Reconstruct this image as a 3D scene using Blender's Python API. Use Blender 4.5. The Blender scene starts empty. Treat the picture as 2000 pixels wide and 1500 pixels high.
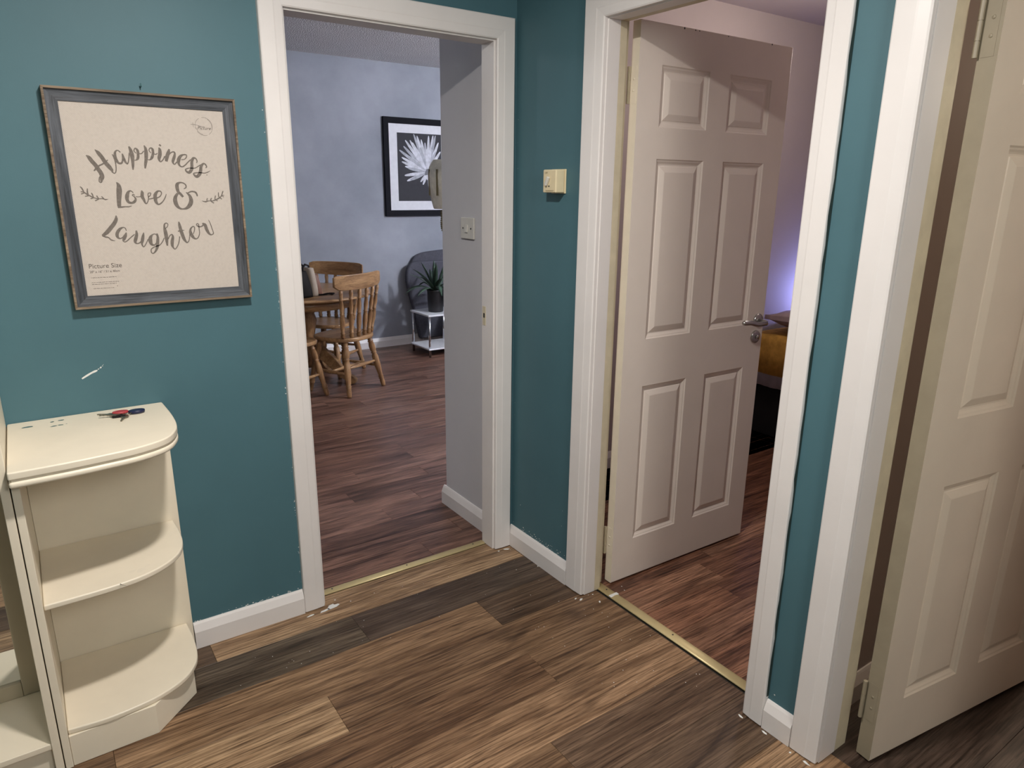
import bpy, bmesh, math, random
from mathutils import Vector, Matrix
random.seed(7)
R = math.radians
SC = bpy.context.scene
COL = SC.collection

# ---------------------------------------------------------------- camera
cam_d = bpy.data.cameras.new('camera'); cam = bpy.data.objects.new('camera', cam_d); COL.objects.link(cam)
cam_d.sensor_width = 36; cam_d.lens = 1362.0 * 36 / 2000; cam_d.clip_start = .02
def aim(yaw, pit, rol):
    y, p, r = R(yaw), R(pit), R(rol)
    F = Vector((-math.sin(y) * math.cos(p), math.cos(y) * math.cos(p), math.sin(p)))
    Rt = Vector((math.cos(y), math.sin(y), 0)); U = Rt.cross(F)
    R2 = Rt * math.cos(r) + U * math.sin(r); U2 = -Rt * math.sin(r) + U * math.cos(r)
    return Matrix((R2, U2, -F)).transposed()
cam.matrix_world = Matrix.Translation((-1.5563, -2.2287, 1.4761)) @ aim(-34.85, -15.67, .615).to_4x4()
SC.camera = cam

# ---------------------------------------------------------------- light and exposure
SC.view_settings.view_transform = 'Standard'; SC.view_settings.look = 'None'
SC.view_settings.exposure = 0.6; SC.view_settings.gamma = 1.0; SC.view_settings.use_curve_mapping = False
W = bpy.data.worlds.new('world'); SC.world = W; W.use_nodes = True
W.node_tree.nodes['Background'].inputs[0].default_value = (.5, .55, .65, 1); W.node_tree.nodes['Background'].inputs[1].default_value = .15
def lamp(name, loc, power, col, rad):
    d = bpy.data.lights.new(name, 'POINT'); d.energy = power; d.color = col; d.shadow_soft_size = rad
    o = bpy.data.objects.new(name, d); COL.objects.link(o); o.location = loc; return o
def disc_lamp(name, loc, power, col, size):
    d = bpy.data.lights.new(name, 'AREA'); d.shape = 'DISK'; d.size = size; d.energy = power; d.color = col
    o = bpy.data.objects.new(name, d); COL.objects.link(o); o.location = loc; return o
disc_lamp('hall_ceiling_light', (-1.12, -1.16, 2.28), 21.5, (1.0, .94, .88), .12)
lamp('hall_fill_light', (-.95, -3.25, 2.1), 44, (1.0, .93, .86), .30)  # added soft fill behind the camera, lifts the right-hand door and shaded fronts
lamp('dining_ceiling_light', (2.55, .80, 2.25), 106, (.88, .92, 1.0), .06)
lamp('dining_fill_light', (-1.15, 1.35, 2.25), 3.5, (.95, .96, 1.0), .12)  # added unseen fill, brightens the return wall, chair fronts and lantern
lamp('bedroom_light', (1.50, -.40, 2.12), 9, (1.0, .86, .78), .15)
lamp('bedroom_blue_light', (2.62, .24, .86), 3.4, (.32, .38, 1.0), .03)
lamp('side_room_light', (2.1, -1.52, 2.0), 26, (1.0, .82, .62), .15)

# ---------------------------------------------------------------- materials
def new_mat(name, rough=.6, spec=.5, metal=0.0):
    m = bpy.data.materials.new(name); m.use_nodes = True
    b = m.node_tree.nodes['Principled BSDF']
    b.inputs['Roughness'].default_value = rough; b.inputs['Metallic'].default_value = metal
    b.inputs['Specular IOR Level'].default_value = spec
    return m, m.node_tree, b
def nd(t, kind, **kw):
    n = t.nodes.new(kind)
    for k, v in kw.items():
        if k in n.inputs.keys(): n.inputs[k].default_value = v
        else: setattr(n, k, v)
    return n
def ramp(t, fac, stops):
    n = t.nodes.new('ShaderNodeValToRGB'); cr = n.color_ramp
    while len(cr.elements) < len(stops): cr.elements.new(.5)
    for e, (p, c) in zip(cr.elements, stops): e.position = p; e.color = (*c, 1)
    t.links.new(fac, n.inputs[0]); return n
def coords(t, scale=(1, 1, 1), rand=False, rot=(0, 0, 0)):
    c = t.nodes.new('ShaderNodeTexCoord'); mp = nd(t, 'ShaderNodeMapping'); mp.inputs['Scale'].default_value = scale; mp.inputs['Rotation'].default_value = rot
    src = c.outputs['Object']
    if rand:
        oi = t.nodes.new('ShaderNodeObjectInfo'); mu = nd(t, 'ShaderNodeMath', operation='MULTIPLY'); mu.inputs[1].default_value = 37.0
        t.links.new(oi.outputs['Random'], mu.inputs[0])
        ad = nd(t, 'ShaderNodeVectorMath', operation='ADD'); t.links.new(src, ad.inputs[0]); t.links.new(mu.outputs[0], ad.inputs[1]); src = ad.outputs[0]
    t.links.new(src, mp.inputs['Vector']); return mp.outputs[0]
def bump(t, b, h, strength=.2, dist=.002):
    n = nd(t, 'ShaderNodeBump'); n.inputs['Strength'].default_value = strength; n.inputs['Distance'].default_value = dist
    t.links.new(h, n.inputs['Height']); t.links.new(n.outputs[0], b.inputs['Normal'])
def paint(name, c, var=.06, scale=2.0, rough=.6, spec=.4, bscale=250, bstr=.08, c2=None):
    m, t, b = new_mat(name, rough, spec)
    v = coords(t)
    n = nd(t, 'ShaderNodeTexNoise', Scale=scale, Detail=6.0, Roughness=.6); t.links.new(v, n.inputs['Vector'])
    c2 = c2 or tuple(x * (1 - var * 2) for x in c)
    r = ramp(t, n.outputs['Fac'], [(.3, c2), (.7, tuple(min(1, x * (1 + var)) for x in c))]); t.links.new(r.outputs[0], b.inputs['Base Color'])
    n2 = nd(t, 'ShaderNodeTexNoise', Scale=bscale, Detail=2.0); t.links.new(v, n2.inputs['Vector']); bump(t, b, n2.outputs['Fac'], bstr, .001)
    return m
def plain(name, c, rough=.5, metal=0.0, spec=.5):
    m, t, b = new_mat(name, rough, spec, metal)
    v = coords(t); n = nd(t, 'ShaderNodeTexNoise', Scale=30.0, Detail=2.0); t.links.new(v, n.inputs['Vector'])
    r = ramp(t, n.outputs['Fac'], [(.3, tuple(x * .93 for x in c)), (.7, c)]); t.links.new(r.outputs[0], b.inputs['Base Color'])
    return m
def wood(name, c_dark, c_light, axis=0, stretch=14.0, scale=2.2, rough=.42, use_obj=False, streak=.55, spec=.4, knots=True):
    m, t, b = new_mat(name, rough, spec)
    sc = [stretch, stretch, stretch]; sc[axis] = 1.0
    v = coords(t, tuple(sc), rand=True)
    n1 = nd(t, 'ShaderNodeTexNoise', Scale=scale, Detail=8.0, Roughness=.62, Distortion=.6); t.links.new(v, n1.inputs['Vector'])
    sc2 = [stretch * 7] * 3; sc2[axis] = 3.0
    v2 = coords(t, tuple(sc2), rand=True)
    n2 = nd(t, 'ShaderNodeTexNoise', Scale=2.4, Detail=4.0, Roughness=.7, Distortion=.2); t.links.new(v2, n2.inputs['Vector'])
    sc3 = [5.0] * 3; sc3[axis] = 1.0
    v3 = coords(t, tuple(sc3), rand=True)
    n3 = nd(t, 'ShaderNodeTexNoise', Scale=1.7, Detail=3.0, Roughness=.5, Distortion=1.4); t.links.new(v3, n3.inputs['Vector'])
    base = ramp(t, n1.outputs['Fac'], [(.36, c_dark), (.50, tuple((a + d) / 2 for a, d in zip(c_dark, c_light))), (.64, c_light)])
    fine = ramp(t, n2.outputs['Fac'], [(.34, (.30, .26, .23)), (.44, (.72, .69, .66)), (.52, (1.0, 1.0, 1.0)), (.66, (1.25, 1.24, 1.22))])
    mx = nd(t, 'ShaderNodeMix', data_type='RGBA', blend_type='MULTIPLY'); mx.inputs[0].default_value = streak
    t.links.new(base.outputs[0], mx.inputs[6]); t.links.new(fine.outputs[0], mx.inputs[7]); last = mx.outputs[2]
    if knots:
        kr = ramp(t, n3.outputs['Fac'], [(.30, (.34, .30, .28)), (.42, (.95, .93, .92)), (.6, (1.0, 1.0, 1.0)), (.74, (1.15, 1.12, 1.1))])
        m2 = nd(t, 'ShaderNodeMix', data_type='RGBA', blend_type='MULTIPLY'); m2.inputs[0].default_value = .8
        t.links.new(last, m2.inputs[6]); t.links.new(kr.outputs[0], m2.inputs[7]); last = m2.outputs[2]
    if use_obj:
        oi = t.nodes.new('ShaderNodeObjectInfo'); m3 = nd(t, 'ShaderNodeMix', data_type='RGBA', blend_type='MULTIPLY'); m3.inputs[0].default_value = 1.0
        t.links.new(last, m3.inputs[6]); t.links.new(oi.outputs['Color'], m3.inputs[7]); last = m3.outputs[2]
    if knots:
        sw = [4.0] * 3; sw[axis] = .45
        wv = nd(t, 'ShaderNodeTexWave', Scale=5.5, Distortion=7.0, Detail=3.0); wv.bands_direction = 'Y'; wv.inputs['Detail Scale'].default_value = .8; t.links.new(coords(t, tuple(sw), rand=True), wv.inputs['Vector'])
        wr = ramp(t, wv.outputs['Fac'], [(.0, (.55, .50, .46)), (.22, (.96, .95, .95)), (.8, (1.06, 1.06, 1.06))])
        m4 = nd(t, 'ShaderNodeMix', data_type='RGBA', blend_type='MULTIPLY'); m4.inputs[0].default_value = .6
        t.links.new(last, m4.inputs[6]); t.links.new(wr.outputs[0], m4.inputs[7]); last = m4.outputs[2]
        sk = [34.0] * 3; sk[axis] = 1.7
        nk = nd(t, 'ShaderNodeTexNoise', Scale=1.6, Detail=3.0, Roughness=.55, Distortion=.35); t.links.new(coords(t, tuple(sk), rand=True), nk.inputs['Vector'])
        kr2 = ramp(t, nk.outputs['Fac'], [(.30, (.32, .27, .24)), (.37, (.86, .84, .82)), (.42, (1, 1, 1))])
        m5 = nd(t, 'ShaderNodeMix', data_type='RGBA', blend_type='MULTIPLY'); m5.inputs[0].default_value = .85
        t.links.new(last, m5.inputs[6]); t.links.new(kr2.outputs[0], m5.inputs[7]); last = m5.outputs[2]
    t.links.new(last, b.inputs['Base Color'])
    bump(t, b, n2.outputs['Fac'], .15, .0008)
    return m
M = {}
M['teal'] = paint('teal_wall_paint', (.071, .160, .192), .05, 1.6, .55, .35)
M['white'] = paint('white_gloss_paint', (.80, .762, .745), .02, 5, .38, .5, 60, .05)
M['oldwhite'] = paint('yellowed_paint', (.66, .58, .42), .06, 14, .45, .5, 80, .15)
M['doorpaint'] = paint('door_paint', (.80, .715, .645), .02, 5, .42, .5, 120, .12)
M['doorcream'] = paint('cream_door_paint', (.74, .64, .52), .025, 5, .45, .5, 120, .12)
M['edgeolive'] = paint('dark_olive_edge_paint', (.30, .255, .18), .05, 12, .45, .5, 100, .15)  # darker olive than the other door's cream edge
M['edgecream'] = paint('cream_edge_paint', (.84, .76, .62), .03, 12, .45, .5, 100, .15)
M['shelf'] = paint('cream_shelf_paint', (.86, .775, .625), .03, 5, .38, .5, 90, .06)
M['cabframe'] = paint('beige_frame_paint', (.50, .43, .31), .04, 6, .5, .4)
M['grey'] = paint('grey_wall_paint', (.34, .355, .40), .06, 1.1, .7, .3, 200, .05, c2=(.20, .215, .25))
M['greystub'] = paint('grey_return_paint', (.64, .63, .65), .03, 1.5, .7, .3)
M['artex'] = paint('textured_ceiling_paint', (.78, .77, .78), .03, 3, .8, .2, 95, 1.0)
M['artex'].node_tree.nodes['Bump'].inputs['Distance'].default_value = .012
M['ceil'] = paint('ceiling_paint', (.70, .69, .67), .02, 3, .8, .2)
M['pink'] = paint('pale_bedroom_paint', (.55, .485, .475), .03, 2, .7, .3)
M['planks'] = wood('hall_laminate', (.50, .44, .40), (1.2, 1.2, 1.2), 0, 13, 2.0, .40, True, .95)
M['planks2'] = wood('red_laminate', (.36, .32, .32), (1.15, 1.15, 1.15), 0, 12, 2.4, .30, True, .95)
M['slab'] = plain('subfloor', (.03, .025, .02), .9)
M['brass'] = plain('brushed_gold_strip', (.74, .61, .33), .42, .35)
M['steel'] = plain('satin_steel', (.55, .55, .54), .28, 1.0)
M['chrome'] = plain('chrome_tube', (.62, .63, .65), .12, 1.0)
M['dark'] = plain('dark_screw', (.03, .03, .03), .5)
M['framegrey'] = wood('charcoal_frame_wood', (.035, .04, .048), (.12, .13, .15), 0, 16, 3.0, .6, False, .6, .3, False)
M['framegreyv'] = wood('charcoal_frame_wood_upright', (.035, .04, .048), (.12, .13, .15), 2, 16, 3.0, .6, False, .6, .3, False)
M['framelip'] = wood('tan_frame_edge', (.13, .09, .06), (.30, .23, .16), 0, 12, 4.0, .6, False, .5, .3, False)
M['ink'] = paint('grey_brown_ink', (.185, .160, .140), .12, 220, .8, .2)
M['plastic'] = plain('cream_plastic', (.82, .70, .46), .35)
M['plasticw'] = plain('white_plastic', (.72, .70, .64), .35)
M['black'] = plain('black_frame_wood', (.008, .008, .012), .75, 0, .15)
M['mat'] = plain('white_mount_board', (.74, .74, .78), .8)
M['petald'] = paint('shaded_petal_print', (.42, .43, .48), .15, 25, .7, .3)
M['photo'] = plain('charcoal_print', (.05, .05, .057), .8, 0, .2)
M['petal'] = paint('pale_petal_print', (.62, .63, .68), .15, 25, .7, .3)
M['petalc'] = plain('grey_flower_heart', (.16, .16, .18), .7)
M['pine'] = wood('honey_pine', (.20, .10, .045), (.42, .24, .11), 2, 9, 3.0, .35, False, .45, .5, False)
M['pinex'] = wood('honey_pine_flat', (.22, .115, .05), (.44, .26, .125), 0, 9, 3.0, .30, False, .45, .5, False)
M['sofa'] = paint('charcoal_sofa_cloth', (.085, .085, .105), .1, 60, .95, .2, 500, .3)
M['pot'] = plain('matt_black_pot', (.012, .012, .014), .45)
M['leaf'] = paint('dark_green_leaf', (.045, .085, .055), .3, 14, .5, .4)
M['soil'] = plain('grey_gravel', (.16, .15, .14), .9)
M['tabw'] = plain('white_gloss_board', (.78, .79, .82), .25)
M['bagb'] = plain('black_bag_leather', (.013, .010, .010), .7, 0, .2)
M['bagt'] = plain('beige_bag_leather', (.42, .34, .27), .6)
M['bagr'] = plain('tan_bag_leather', (.19, .09, .06), .5)
M['lant'] = paint('pale_distressed_wood', (.88, .84, .70), .10, 30, .8, .2)
M['bead'] = plain('olive_beads', (.22, .18, .09), .5)
M['mustard'] = paint('mustard_bedspread', (.70, .40, .09), .15, 20, .95, .1, 300, .3)
M['sheet'] = paint('white_bed_linen', (.58, .55, .62), .08, 8, .9, .2, 200, .2)
M['pillow'] = paint('dusky_pillow_cloth', (.42, .33, .34), .15, 8, .9, .2, 200, .2)
M['bedbase'] = plain('black_bed_base', (.012, .011, .013), .9)
M['plaster'] = plain('white_plaster', (.75, .76, .74), .9)
M['keyred'] = plain('red_key_tag', (.45, .05, .06), .4)
M['keyblue'] = plain('navy_key_fob', (.012, .016, .06), .35)
M['keymetal'] = plain('dull_key_metal', (.30, .27, .21), .35, .9)
M['tealdab'] = plain('teal_paint_fleck', (.05, .14, .15), .5)
M['smearshade'] = plain('dark_green_smear_shade', (.03, .05, .045), .6)  # green smear colour, greyed dark to stand for the unlit casing side
m, t, b = new_mat('woven_card', .85, .2)
v = coords(t, (1, 1, 1), rot=(0, R(38), 0)); wv = nd(t, 'ShaderNodeTexWave', Scale=95.0, Distortion=1.5, Detail=2.0); t.links.new(v, wv.inputs['Vector'])
n = nd(t, 'ShaderNodeTexNoise', Scale=160.0, Detail=2.0); t.links.new(coords(t), n.inputs['Vector'])
mm = nd(t, 'ShaderNodeMath', operation='MULTIPLY'); t.links.new(wv.outputs['Fac'], mm.inputs[0]); t.links.new(n.outputs['Fac'], mm.inputs[1])
r_ = ramp(t, mm.outputs[0], [(.05, (.50, .445, .40)), (.5, (.60, .54, .485))]); t.links.new(r_.outputs[0], b.inputs['Base Color']); bump(t, b, mm.outputs[0], .35, .0006); M['card'] = m
m, t, b = new_mat('mirror_glass', .02, .5, 1.0); b.inputs['Base Color'].default_value = (.82, .84, .83, 1); M['mirror'] = m
m, t, b = new_mat('clear_glazing', .05, .5); b.inputs['Transmission Weight'].default_value = 1.0; b.inputs['IOR'].default_value = 1.1; M['glass'] = m

# ---------------------------------------------------------------- mesh helpers
class MB:
    def __init__(s): s.v = []; s.f = []; s.mi = []; s.sm = []
    def add(s, vs, fs, mi=0, smooth=False):
        o = len(s.v); s.v += [tuple(p) for p in vs]
        for f in fs: s.f.append([i + o for i in f]); s.mi.append(mi); s.sm.append(smooth)
        return s
    def box(s, x0, x1, y0, y1, z0, z1, mi=0):
        if x0 > x1: x0, x1 = x1, x0
        if y0 > y1: y0, y1 = y1, y0
        vs = [(x, y, z) for z in (z0, z1) for y in (y0, y1) for x in (x0, x1)]
        return s.add(vs, [(0, 2, 3, 1), (4, 5, 7, 6), (0, 1, 5, 4), (2, 6, 7, 3), (0, 4, 6, 2), (1, 3, 7, 5)], mi)
    def prism(s, pts, z0, z1, mi=0, mp=lambda x, y, z: (x, y, z)):
        n = len(pts); vs = [mp(x, y, z0) for x, y in pts] + [mp(x, y, z1) for x, y in pts]
        fs = [tuple(range(n))[::-1], tuple(range(n, 2 * n))] + [(i, (i + 1) % n, n + (i + 1) % n, n + i) for i in range(n)]
        return s.add(vs, fs, mi)
    def lathe(s, prof, p0=(0, 0, 0), p1=(0, 0, 1), seg=16, mi=0):
        """prof: (t along p0-p1, radius)"""
        p0 = Vector(p0); p1 = Vector(p1); d = p1 - p0; L = d.length; q = Vector((0, 0, 1)).rotation_difference(d.normalized())
        vs = []; fs = []
        for t_, r in prof:
            for i in range(seg):
                a = 2 * math.pi * i / seg; vs.append(p0 + d * t_ + q @ Vector((math.cos(a) * r, math.sin(a) * r, 0)))
        for j in range(len(prof) - 1):
            for i in range(seg):
                a, b2 = j * seg + i, j * seg + (i + 1) % seg; fs.append((a, b2, b2 + seg, a + seg))
        n = len(prof); fs.append(tuple(range(seg))[::-1]); fs.append(tuple(range((n - 1) * seg, n * seg)))
        return s.add(vs, fs, mi, True)
    def tube(s, path, rad, seg=10, mi=0):
        pts = [Vector(p) for p in path]; n = len(pts); vs = []; fs = []
        rr = rad if isinstance(rad, (list, tuple)) else [rad] * n
        up = Vector((0, 0, 1))
        for k, p in enumerate(pts):
            d = (pts[min(k + 1, n - 1)] - pts[max(k - 1, 0)]).normalized()
            a = d.cross(up)
            if a.length < .05: a = d.cross(Vector((1, 0, 0)))
            a.normalize(); c = d.cross(a)
            for i in range(seg):
                an = 2 * math.pi * i / seg; vs.append(p + (a * math.cos(an) + c * math.sin(an)) * rr[k])
        for j in range(n - 1):
            for i in range(seg):
                a, b2 = j * seg + i, j * seg + (i + 1) % seg; fs.append((a, b2, b2 + seg, a + seg))
        fs.append(tuple(range(seg))[::-1]); fs.append(tuple(range((n - 1) * seg, n * seg)))
        return s.add(vs, fs, mi, True)
    def build(s, name, mats, parent=None, bevel=0, seg=2, loc=None, smooth_angle=None, fix=True):
        me = bpy.data.meshes.new(name); me.from_pydata(s.v, [], s.f)
        for m_ in (mats if isinstance(mats, (list, tuple)) else [mats]): me.materials.append(M[m_] if isinstance(m_, str) else m_)
        for p, mi, sm in zip(me.polygons, s.mi, s.sm): p.material_index = mi; p.use_smooth = sm
        if fix:
            b_ = bmesh.new(); b_.from_mesh(me); bmesh.ops.recalc_face_normals(b_, faces=b_.faces); b_.to_mesh(me); b_.free()
        o = bpy.data.objects.new(name, me); COL.objects.link(o)
        if parent is not None: o.parent = parent
        if loc is not None: o.location = loc
        if bevel:
            md = o.modifiers.new('bevel', 'BEVEL'); md.width = bevel; md.segments = seg; md.limit_method = 'ANGLE'; md.angle_limit = R(40)
            for p in me.polygons: p.use_smooth = True
            md.harden_normals = False
            md2 = o.modifiers.new('normals', 'WEIGHTED_NORMAL'); md2.keep_sharp = True
        return o
def empty(name, loc=(0, 0, 0), rz=0.0):
    o = bpy.data.objects.new(name, None); COL.objects.link(o); o.location = loc; o.rotation_euler = (0, 0, rz); o.empty_display_size = .1; return o
def tag(o, label, cat, group=None):
    o['label'] = label; o['category'] = cat
    if group: o['group'] = group
    return o
def struct(o, label=None):
    o['kind'] = 'structure'
    if label: o['label'] = label
    return o
def copy_tree(o, parent=None):
    c = o.copy(); COL.objects.link(c)
    if parent is not None: c.parent = parent
    for ch in list(o.children): copy_tree(ch, c)
    return c

# ================================================================ SETTING
T = .018                       # casing and skirting thickness
HI = 1.976                     # clear height under the door heads
HC = 2.42                      # hall ceiling
A0, A1, A2 = -.908, -.835, -.091
B1, B2 = -.482, -1.215
C1, C2 = -1.448, -2.186
YD, ZD = 3.84, 2.527           # dining room far wall, ceiling
ZB = 2.40                      # bedroom ceiling
def S(o, label, cat):
    struct(o); o['label'] = label; o['category'] = cat; return o

# --- walls (index 0 hall side, 1 the other room's side)
w = MB()
for (x0, x1, z0, z1) in ((-2.75, A1 - .025, 0, HC), (A2 + .019, 0, 0, HC), (A1 - .025, A2 + .019, HI + .02, HC)):
    w.box(x0, x1, 0, .04, z0, z1, 0); w.box(x0, x1, .04, .08, z0, ZD, 1)
wall_back = S(w.build('wall_back', ['teal', 'grey']), 'teal painted wall with the framed print and the doorway to the dining room', 'wall')
w = MB()
for (y0, y1, z0, z1) in ((B1 + .045, 0, 0, HC), (C1 + .045, B2 - .045, 0, HC), (-3.6, C2 - .04, 0, HC), (B2 - .045, B1 + .045, HI + .02, HC), (C2 - .04, C1 + .045, HI + .02, HC)):
    w.box(0, .06, y0, y1, z0, z1, 0); w.box(.06, .115, y0, y1, z0, z1, 1)
wall_right = S(w.build('wall_right', ['teal', 'pink']), 'teal painted wall with the two doorways holding white panelled doors', 'wall')
w = MB(); w.box(-.035, .0, .08, .499, 0, ZD, 0); w.box(0, 6.3, .42, .499, 0, ZD, 0)
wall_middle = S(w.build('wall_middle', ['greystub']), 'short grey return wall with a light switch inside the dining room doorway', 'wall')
w = MB(); w.box(.0, 6.3, .41, .42, 0, ZD, 0)
S(w.build('wall_bedroom', ['pink']), 'pale pinkish bedroom wall behind the open panelled door', 'wall')
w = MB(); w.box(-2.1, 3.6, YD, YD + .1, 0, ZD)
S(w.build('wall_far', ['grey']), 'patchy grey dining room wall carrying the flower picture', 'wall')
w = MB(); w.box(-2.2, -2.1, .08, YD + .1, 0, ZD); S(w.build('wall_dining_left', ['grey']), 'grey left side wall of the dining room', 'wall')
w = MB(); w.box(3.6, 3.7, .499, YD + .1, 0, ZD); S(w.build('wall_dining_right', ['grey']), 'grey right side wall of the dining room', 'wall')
w = MB(); w.box(-2.85, -2.75, -3.6, .04, 0, HC); S(w.build('wall_left', ['teal']), 'teal hall wall beyond the mirror cabinet', 'wall')
w = MB(); w.box(-2.85, .06, -3.7, -3.6, 0, HC); S(w.build('wall_front', ['teal']), 'teal hall wall behind the viewpoint', 'wall')
w = MB(); w.box(.115, 4.2, -1.36, -1.28, 0, HC); w_div = S(w.build('wall_divider', ['pink']), 'thin dividing wall seen through the gap behind the right hand door', 'wall')
w = MB(); w.box(4.2, 4.3, -3.6, .42, 0, HC); S(w.build('wall_bedroom_far', ['pink']), 'far pinkish wall of the bedroom', 'wall')
w = MB(); w.box(.115, 4.3, -3.7, -3.6, 0, HC); S(w.build('wall_bedroom_front', ['pink']), 'front wall of the bedroom side rooms', 'wall')
w = MB(); w.box(-2.85, .06, -3.7, .04, HC, HC + .05); S(w.build('ceiling', ['ceil']), 'white hall ceiling', 'ceiling')
w = MB(); w.box(-2.2, 3.7, .04, YD + .1, ZD, ZD + .05); S(w.build('ceiling', ['artex']), 'stippled grey dining room ceiling seen through the doorway', 'ceiling')
w = MB(); w.box(.06, 4.3, -3.7, .42, ZB, ZB + .05); S(w.build('ceiling', ['pink']), 'mauve bedroom ceiling above the panelled door', 'ceiling')

# --- floors with planks
PW = .1735
def plank(floor, x0, x1, y0, y1, col, mat, first={}):
    L = round(x1 - x0 - .0007, 4); Wd = round(y1 - y0 - .0006, 4); key = (L, Wd, mat)
    if key in first: o = first[key].copy(); COL.objects.link(o)
    else:
        b_ = .0007
        vs = []
        for z, i in ((-.006, 0), (-b_, 0), (0, b_)):
            vs += [(-L / 2 + i, -Wd / 2 + i, z), (L / 2 - i, -Wd / 2 + i, z), (L / 2 - i, Wd / 2 - i, z), (-L / 2 + i, Wd / 2 - i, z)]
        fs = [(8, 9, 10, 11)]
        for k in (0, 4):
            for i in range(4): fs.append((k + i, k + (i + 1) % 4, k + 4 + (i + 1) % 4, k + 4 + i))
        o = MB().add(vs, fs).build('plank', mat); first[key] = o
    o.parent = floor; o.location = ((x0 + x1) / 2, (y0 + y1) / 2, 0); o.color = (*col, 1); return o
def slab(x0, x1, y0, y1, label):
    o = MB().box(x0, x1, y0, y1, -.05, -.006).build('floor', 'slab'); return S(o, label, 'floor')
floor_hall = slab(-2.75, .06, -3.6, .07, 'brown laminate plank floor of the hall')
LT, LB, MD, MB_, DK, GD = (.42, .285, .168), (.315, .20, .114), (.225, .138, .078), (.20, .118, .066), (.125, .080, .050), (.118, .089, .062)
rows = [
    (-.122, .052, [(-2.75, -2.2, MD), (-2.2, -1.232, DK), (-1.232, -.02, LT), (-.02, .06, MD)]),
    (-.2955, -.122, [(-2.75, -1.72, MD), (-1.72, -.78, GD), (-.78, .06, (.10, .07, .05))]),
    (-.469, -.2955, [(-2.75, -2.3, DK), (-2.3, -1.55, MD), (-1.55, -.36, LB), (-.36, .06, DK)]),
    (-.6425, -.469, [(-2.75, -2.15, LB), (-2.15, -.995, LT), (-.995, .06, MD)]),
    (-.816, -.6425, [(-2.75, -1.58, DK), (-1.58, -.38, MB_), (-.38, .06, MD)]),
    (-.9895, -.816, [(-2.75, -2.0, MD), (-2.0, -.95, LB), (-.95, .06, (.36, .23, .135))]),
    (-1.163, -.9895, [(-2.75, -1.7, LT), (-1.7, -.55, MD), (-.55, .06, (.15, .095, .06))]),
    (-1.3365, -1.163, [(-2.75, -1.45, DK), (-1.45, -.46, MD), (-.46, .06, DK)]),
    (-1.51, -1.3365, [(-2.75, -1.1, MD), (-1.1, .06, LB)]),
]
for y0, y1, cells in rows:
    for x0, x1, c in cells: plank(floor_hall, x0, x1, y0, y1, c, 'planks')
y = -1.51; k = 0
while y > -3.5:
    xs = -2.75 - .3 * (k % 3) * 0 ; cuts = [-2.75, -2.3 + .35 * (k % 4), -.9 + .22 * (k % 3), .06]
    for a, b_ in zip(cuts[:-1], cuts[1:]): plank(floor_hall, a, b_, y - PW, y, random.choice((LB, MD, DK, MB_, GD)), 'planks')
    y -= PW; k += 1
# dining room planks
floor_dining = slab(-2.1, 3.6, .07, YD, 'reddish brown laminate plank floor of the dining room')
REDS = [(.26, .145, .105), (.23, .125, .092), (.28, .16, .118), (.20, .11, .082), (.245, .135, .098), (.27, .152, .11)]
y = .09; k = 0; rr = random.Random(3)
while y < YD:
    y1 = min(y + PW * .75, YD); x = -2.1; first_len = .35 + rr.random() * .9
    while x < 3.6 - .01:
        x1 = min(x + (first_len if x < -2.05 else 1.21), 3.6)
        if x1 > -.95 + (y - .1) * .1 and x < 2.6: plank(floor_dining, x, x1, y, y1, rr.choice(REDS), 'planks2')
        x = x1
    y = y1; k += 1
floor_bed = slab(.06, 4.2, -3.6, .41, 'reddish laminate plank floor of the bedroom beyond the panelled door')
REDB = [(.31, .155, .095), (.26, .128, .08), (.35, .19, .12), (.20, .10, .067), (.28, .14, .088)]
y = .41; k = 0
while y > -1.27:
    y0 = max(y - PW * .8, -1.28); x = .095; first_len = .3 + rr.random() * .8
    while x < 4.19:
        x1 = min(x + (first_len if x < .1 else 1.21), 4.2); plank(floor_bed, x, x1, y0, y, rr.choice(REDB), 'planks2'); x = x1
    y = y0
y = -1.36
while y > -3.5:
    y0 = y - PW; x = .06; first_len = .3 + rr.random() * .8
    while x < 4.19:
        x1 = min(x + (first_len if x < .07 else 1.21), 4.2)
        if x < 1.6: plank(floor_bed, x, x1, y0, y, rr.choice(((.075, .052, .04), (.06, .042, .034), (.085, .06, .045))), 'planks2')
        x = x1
    y = y0

# --- skirting
SK = [(0, 0), (T, 0), (T, .060), (.008, .084), (.004, .0905), (0, .0905)]
def skirting(name, label, a, b_, nrm, parent=None, mat='white'):
    """a, b_ ends (x, y) on the wall; nrm outward"""
    n = len(SK); vs = [(p[0] + nrm[0] * d, p[1] + nrm[1] * d, z + .0008) for p in (a, b_) for d, z in SK]
    fs = [tuple(range(n))[::-1], tuple(range(n, 2 * n))] + [(i, (i + 1) % n, n + (i + 1) % n, n + i) for i in range(n)]
    o = MB().add(vs, fs).build(name, mat, parent)
    if parent is None: S(o, label, 'skirting board')
    return o
skirting('baseboard_back', 'white skirting board between the corner shelf and the dining doorway', (-1.272, 0), (A0 - .001, 0), (0, -1))
skirting('baseboard_right', 'white skirting board on the teal strip between the two doorways in the corner', (0, -.0005), (0, B1 + .0925), (-1, 0))
skirting('baseboard_right', 'short white skirting board between the two panelled doors', (0, B2 - .0678), (0, C1 + .0778), (-1, 0))
skirting('baseboard_middle', 'white skirting board on the grey return wall inside the dining doorway', (-.035, .082), (-.035, .517), (-1, 0))
skirting('baseboard_middle', 'white skirting board on the room side of the grey return wall', (-.035, .499), (3.6, .499), (0, 1))
skirting('baseboard_far', 'white skirting board along the far dining room wall behind the chairs', (-2.1, YD), (3.6, YD), (0, -1))
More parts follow.
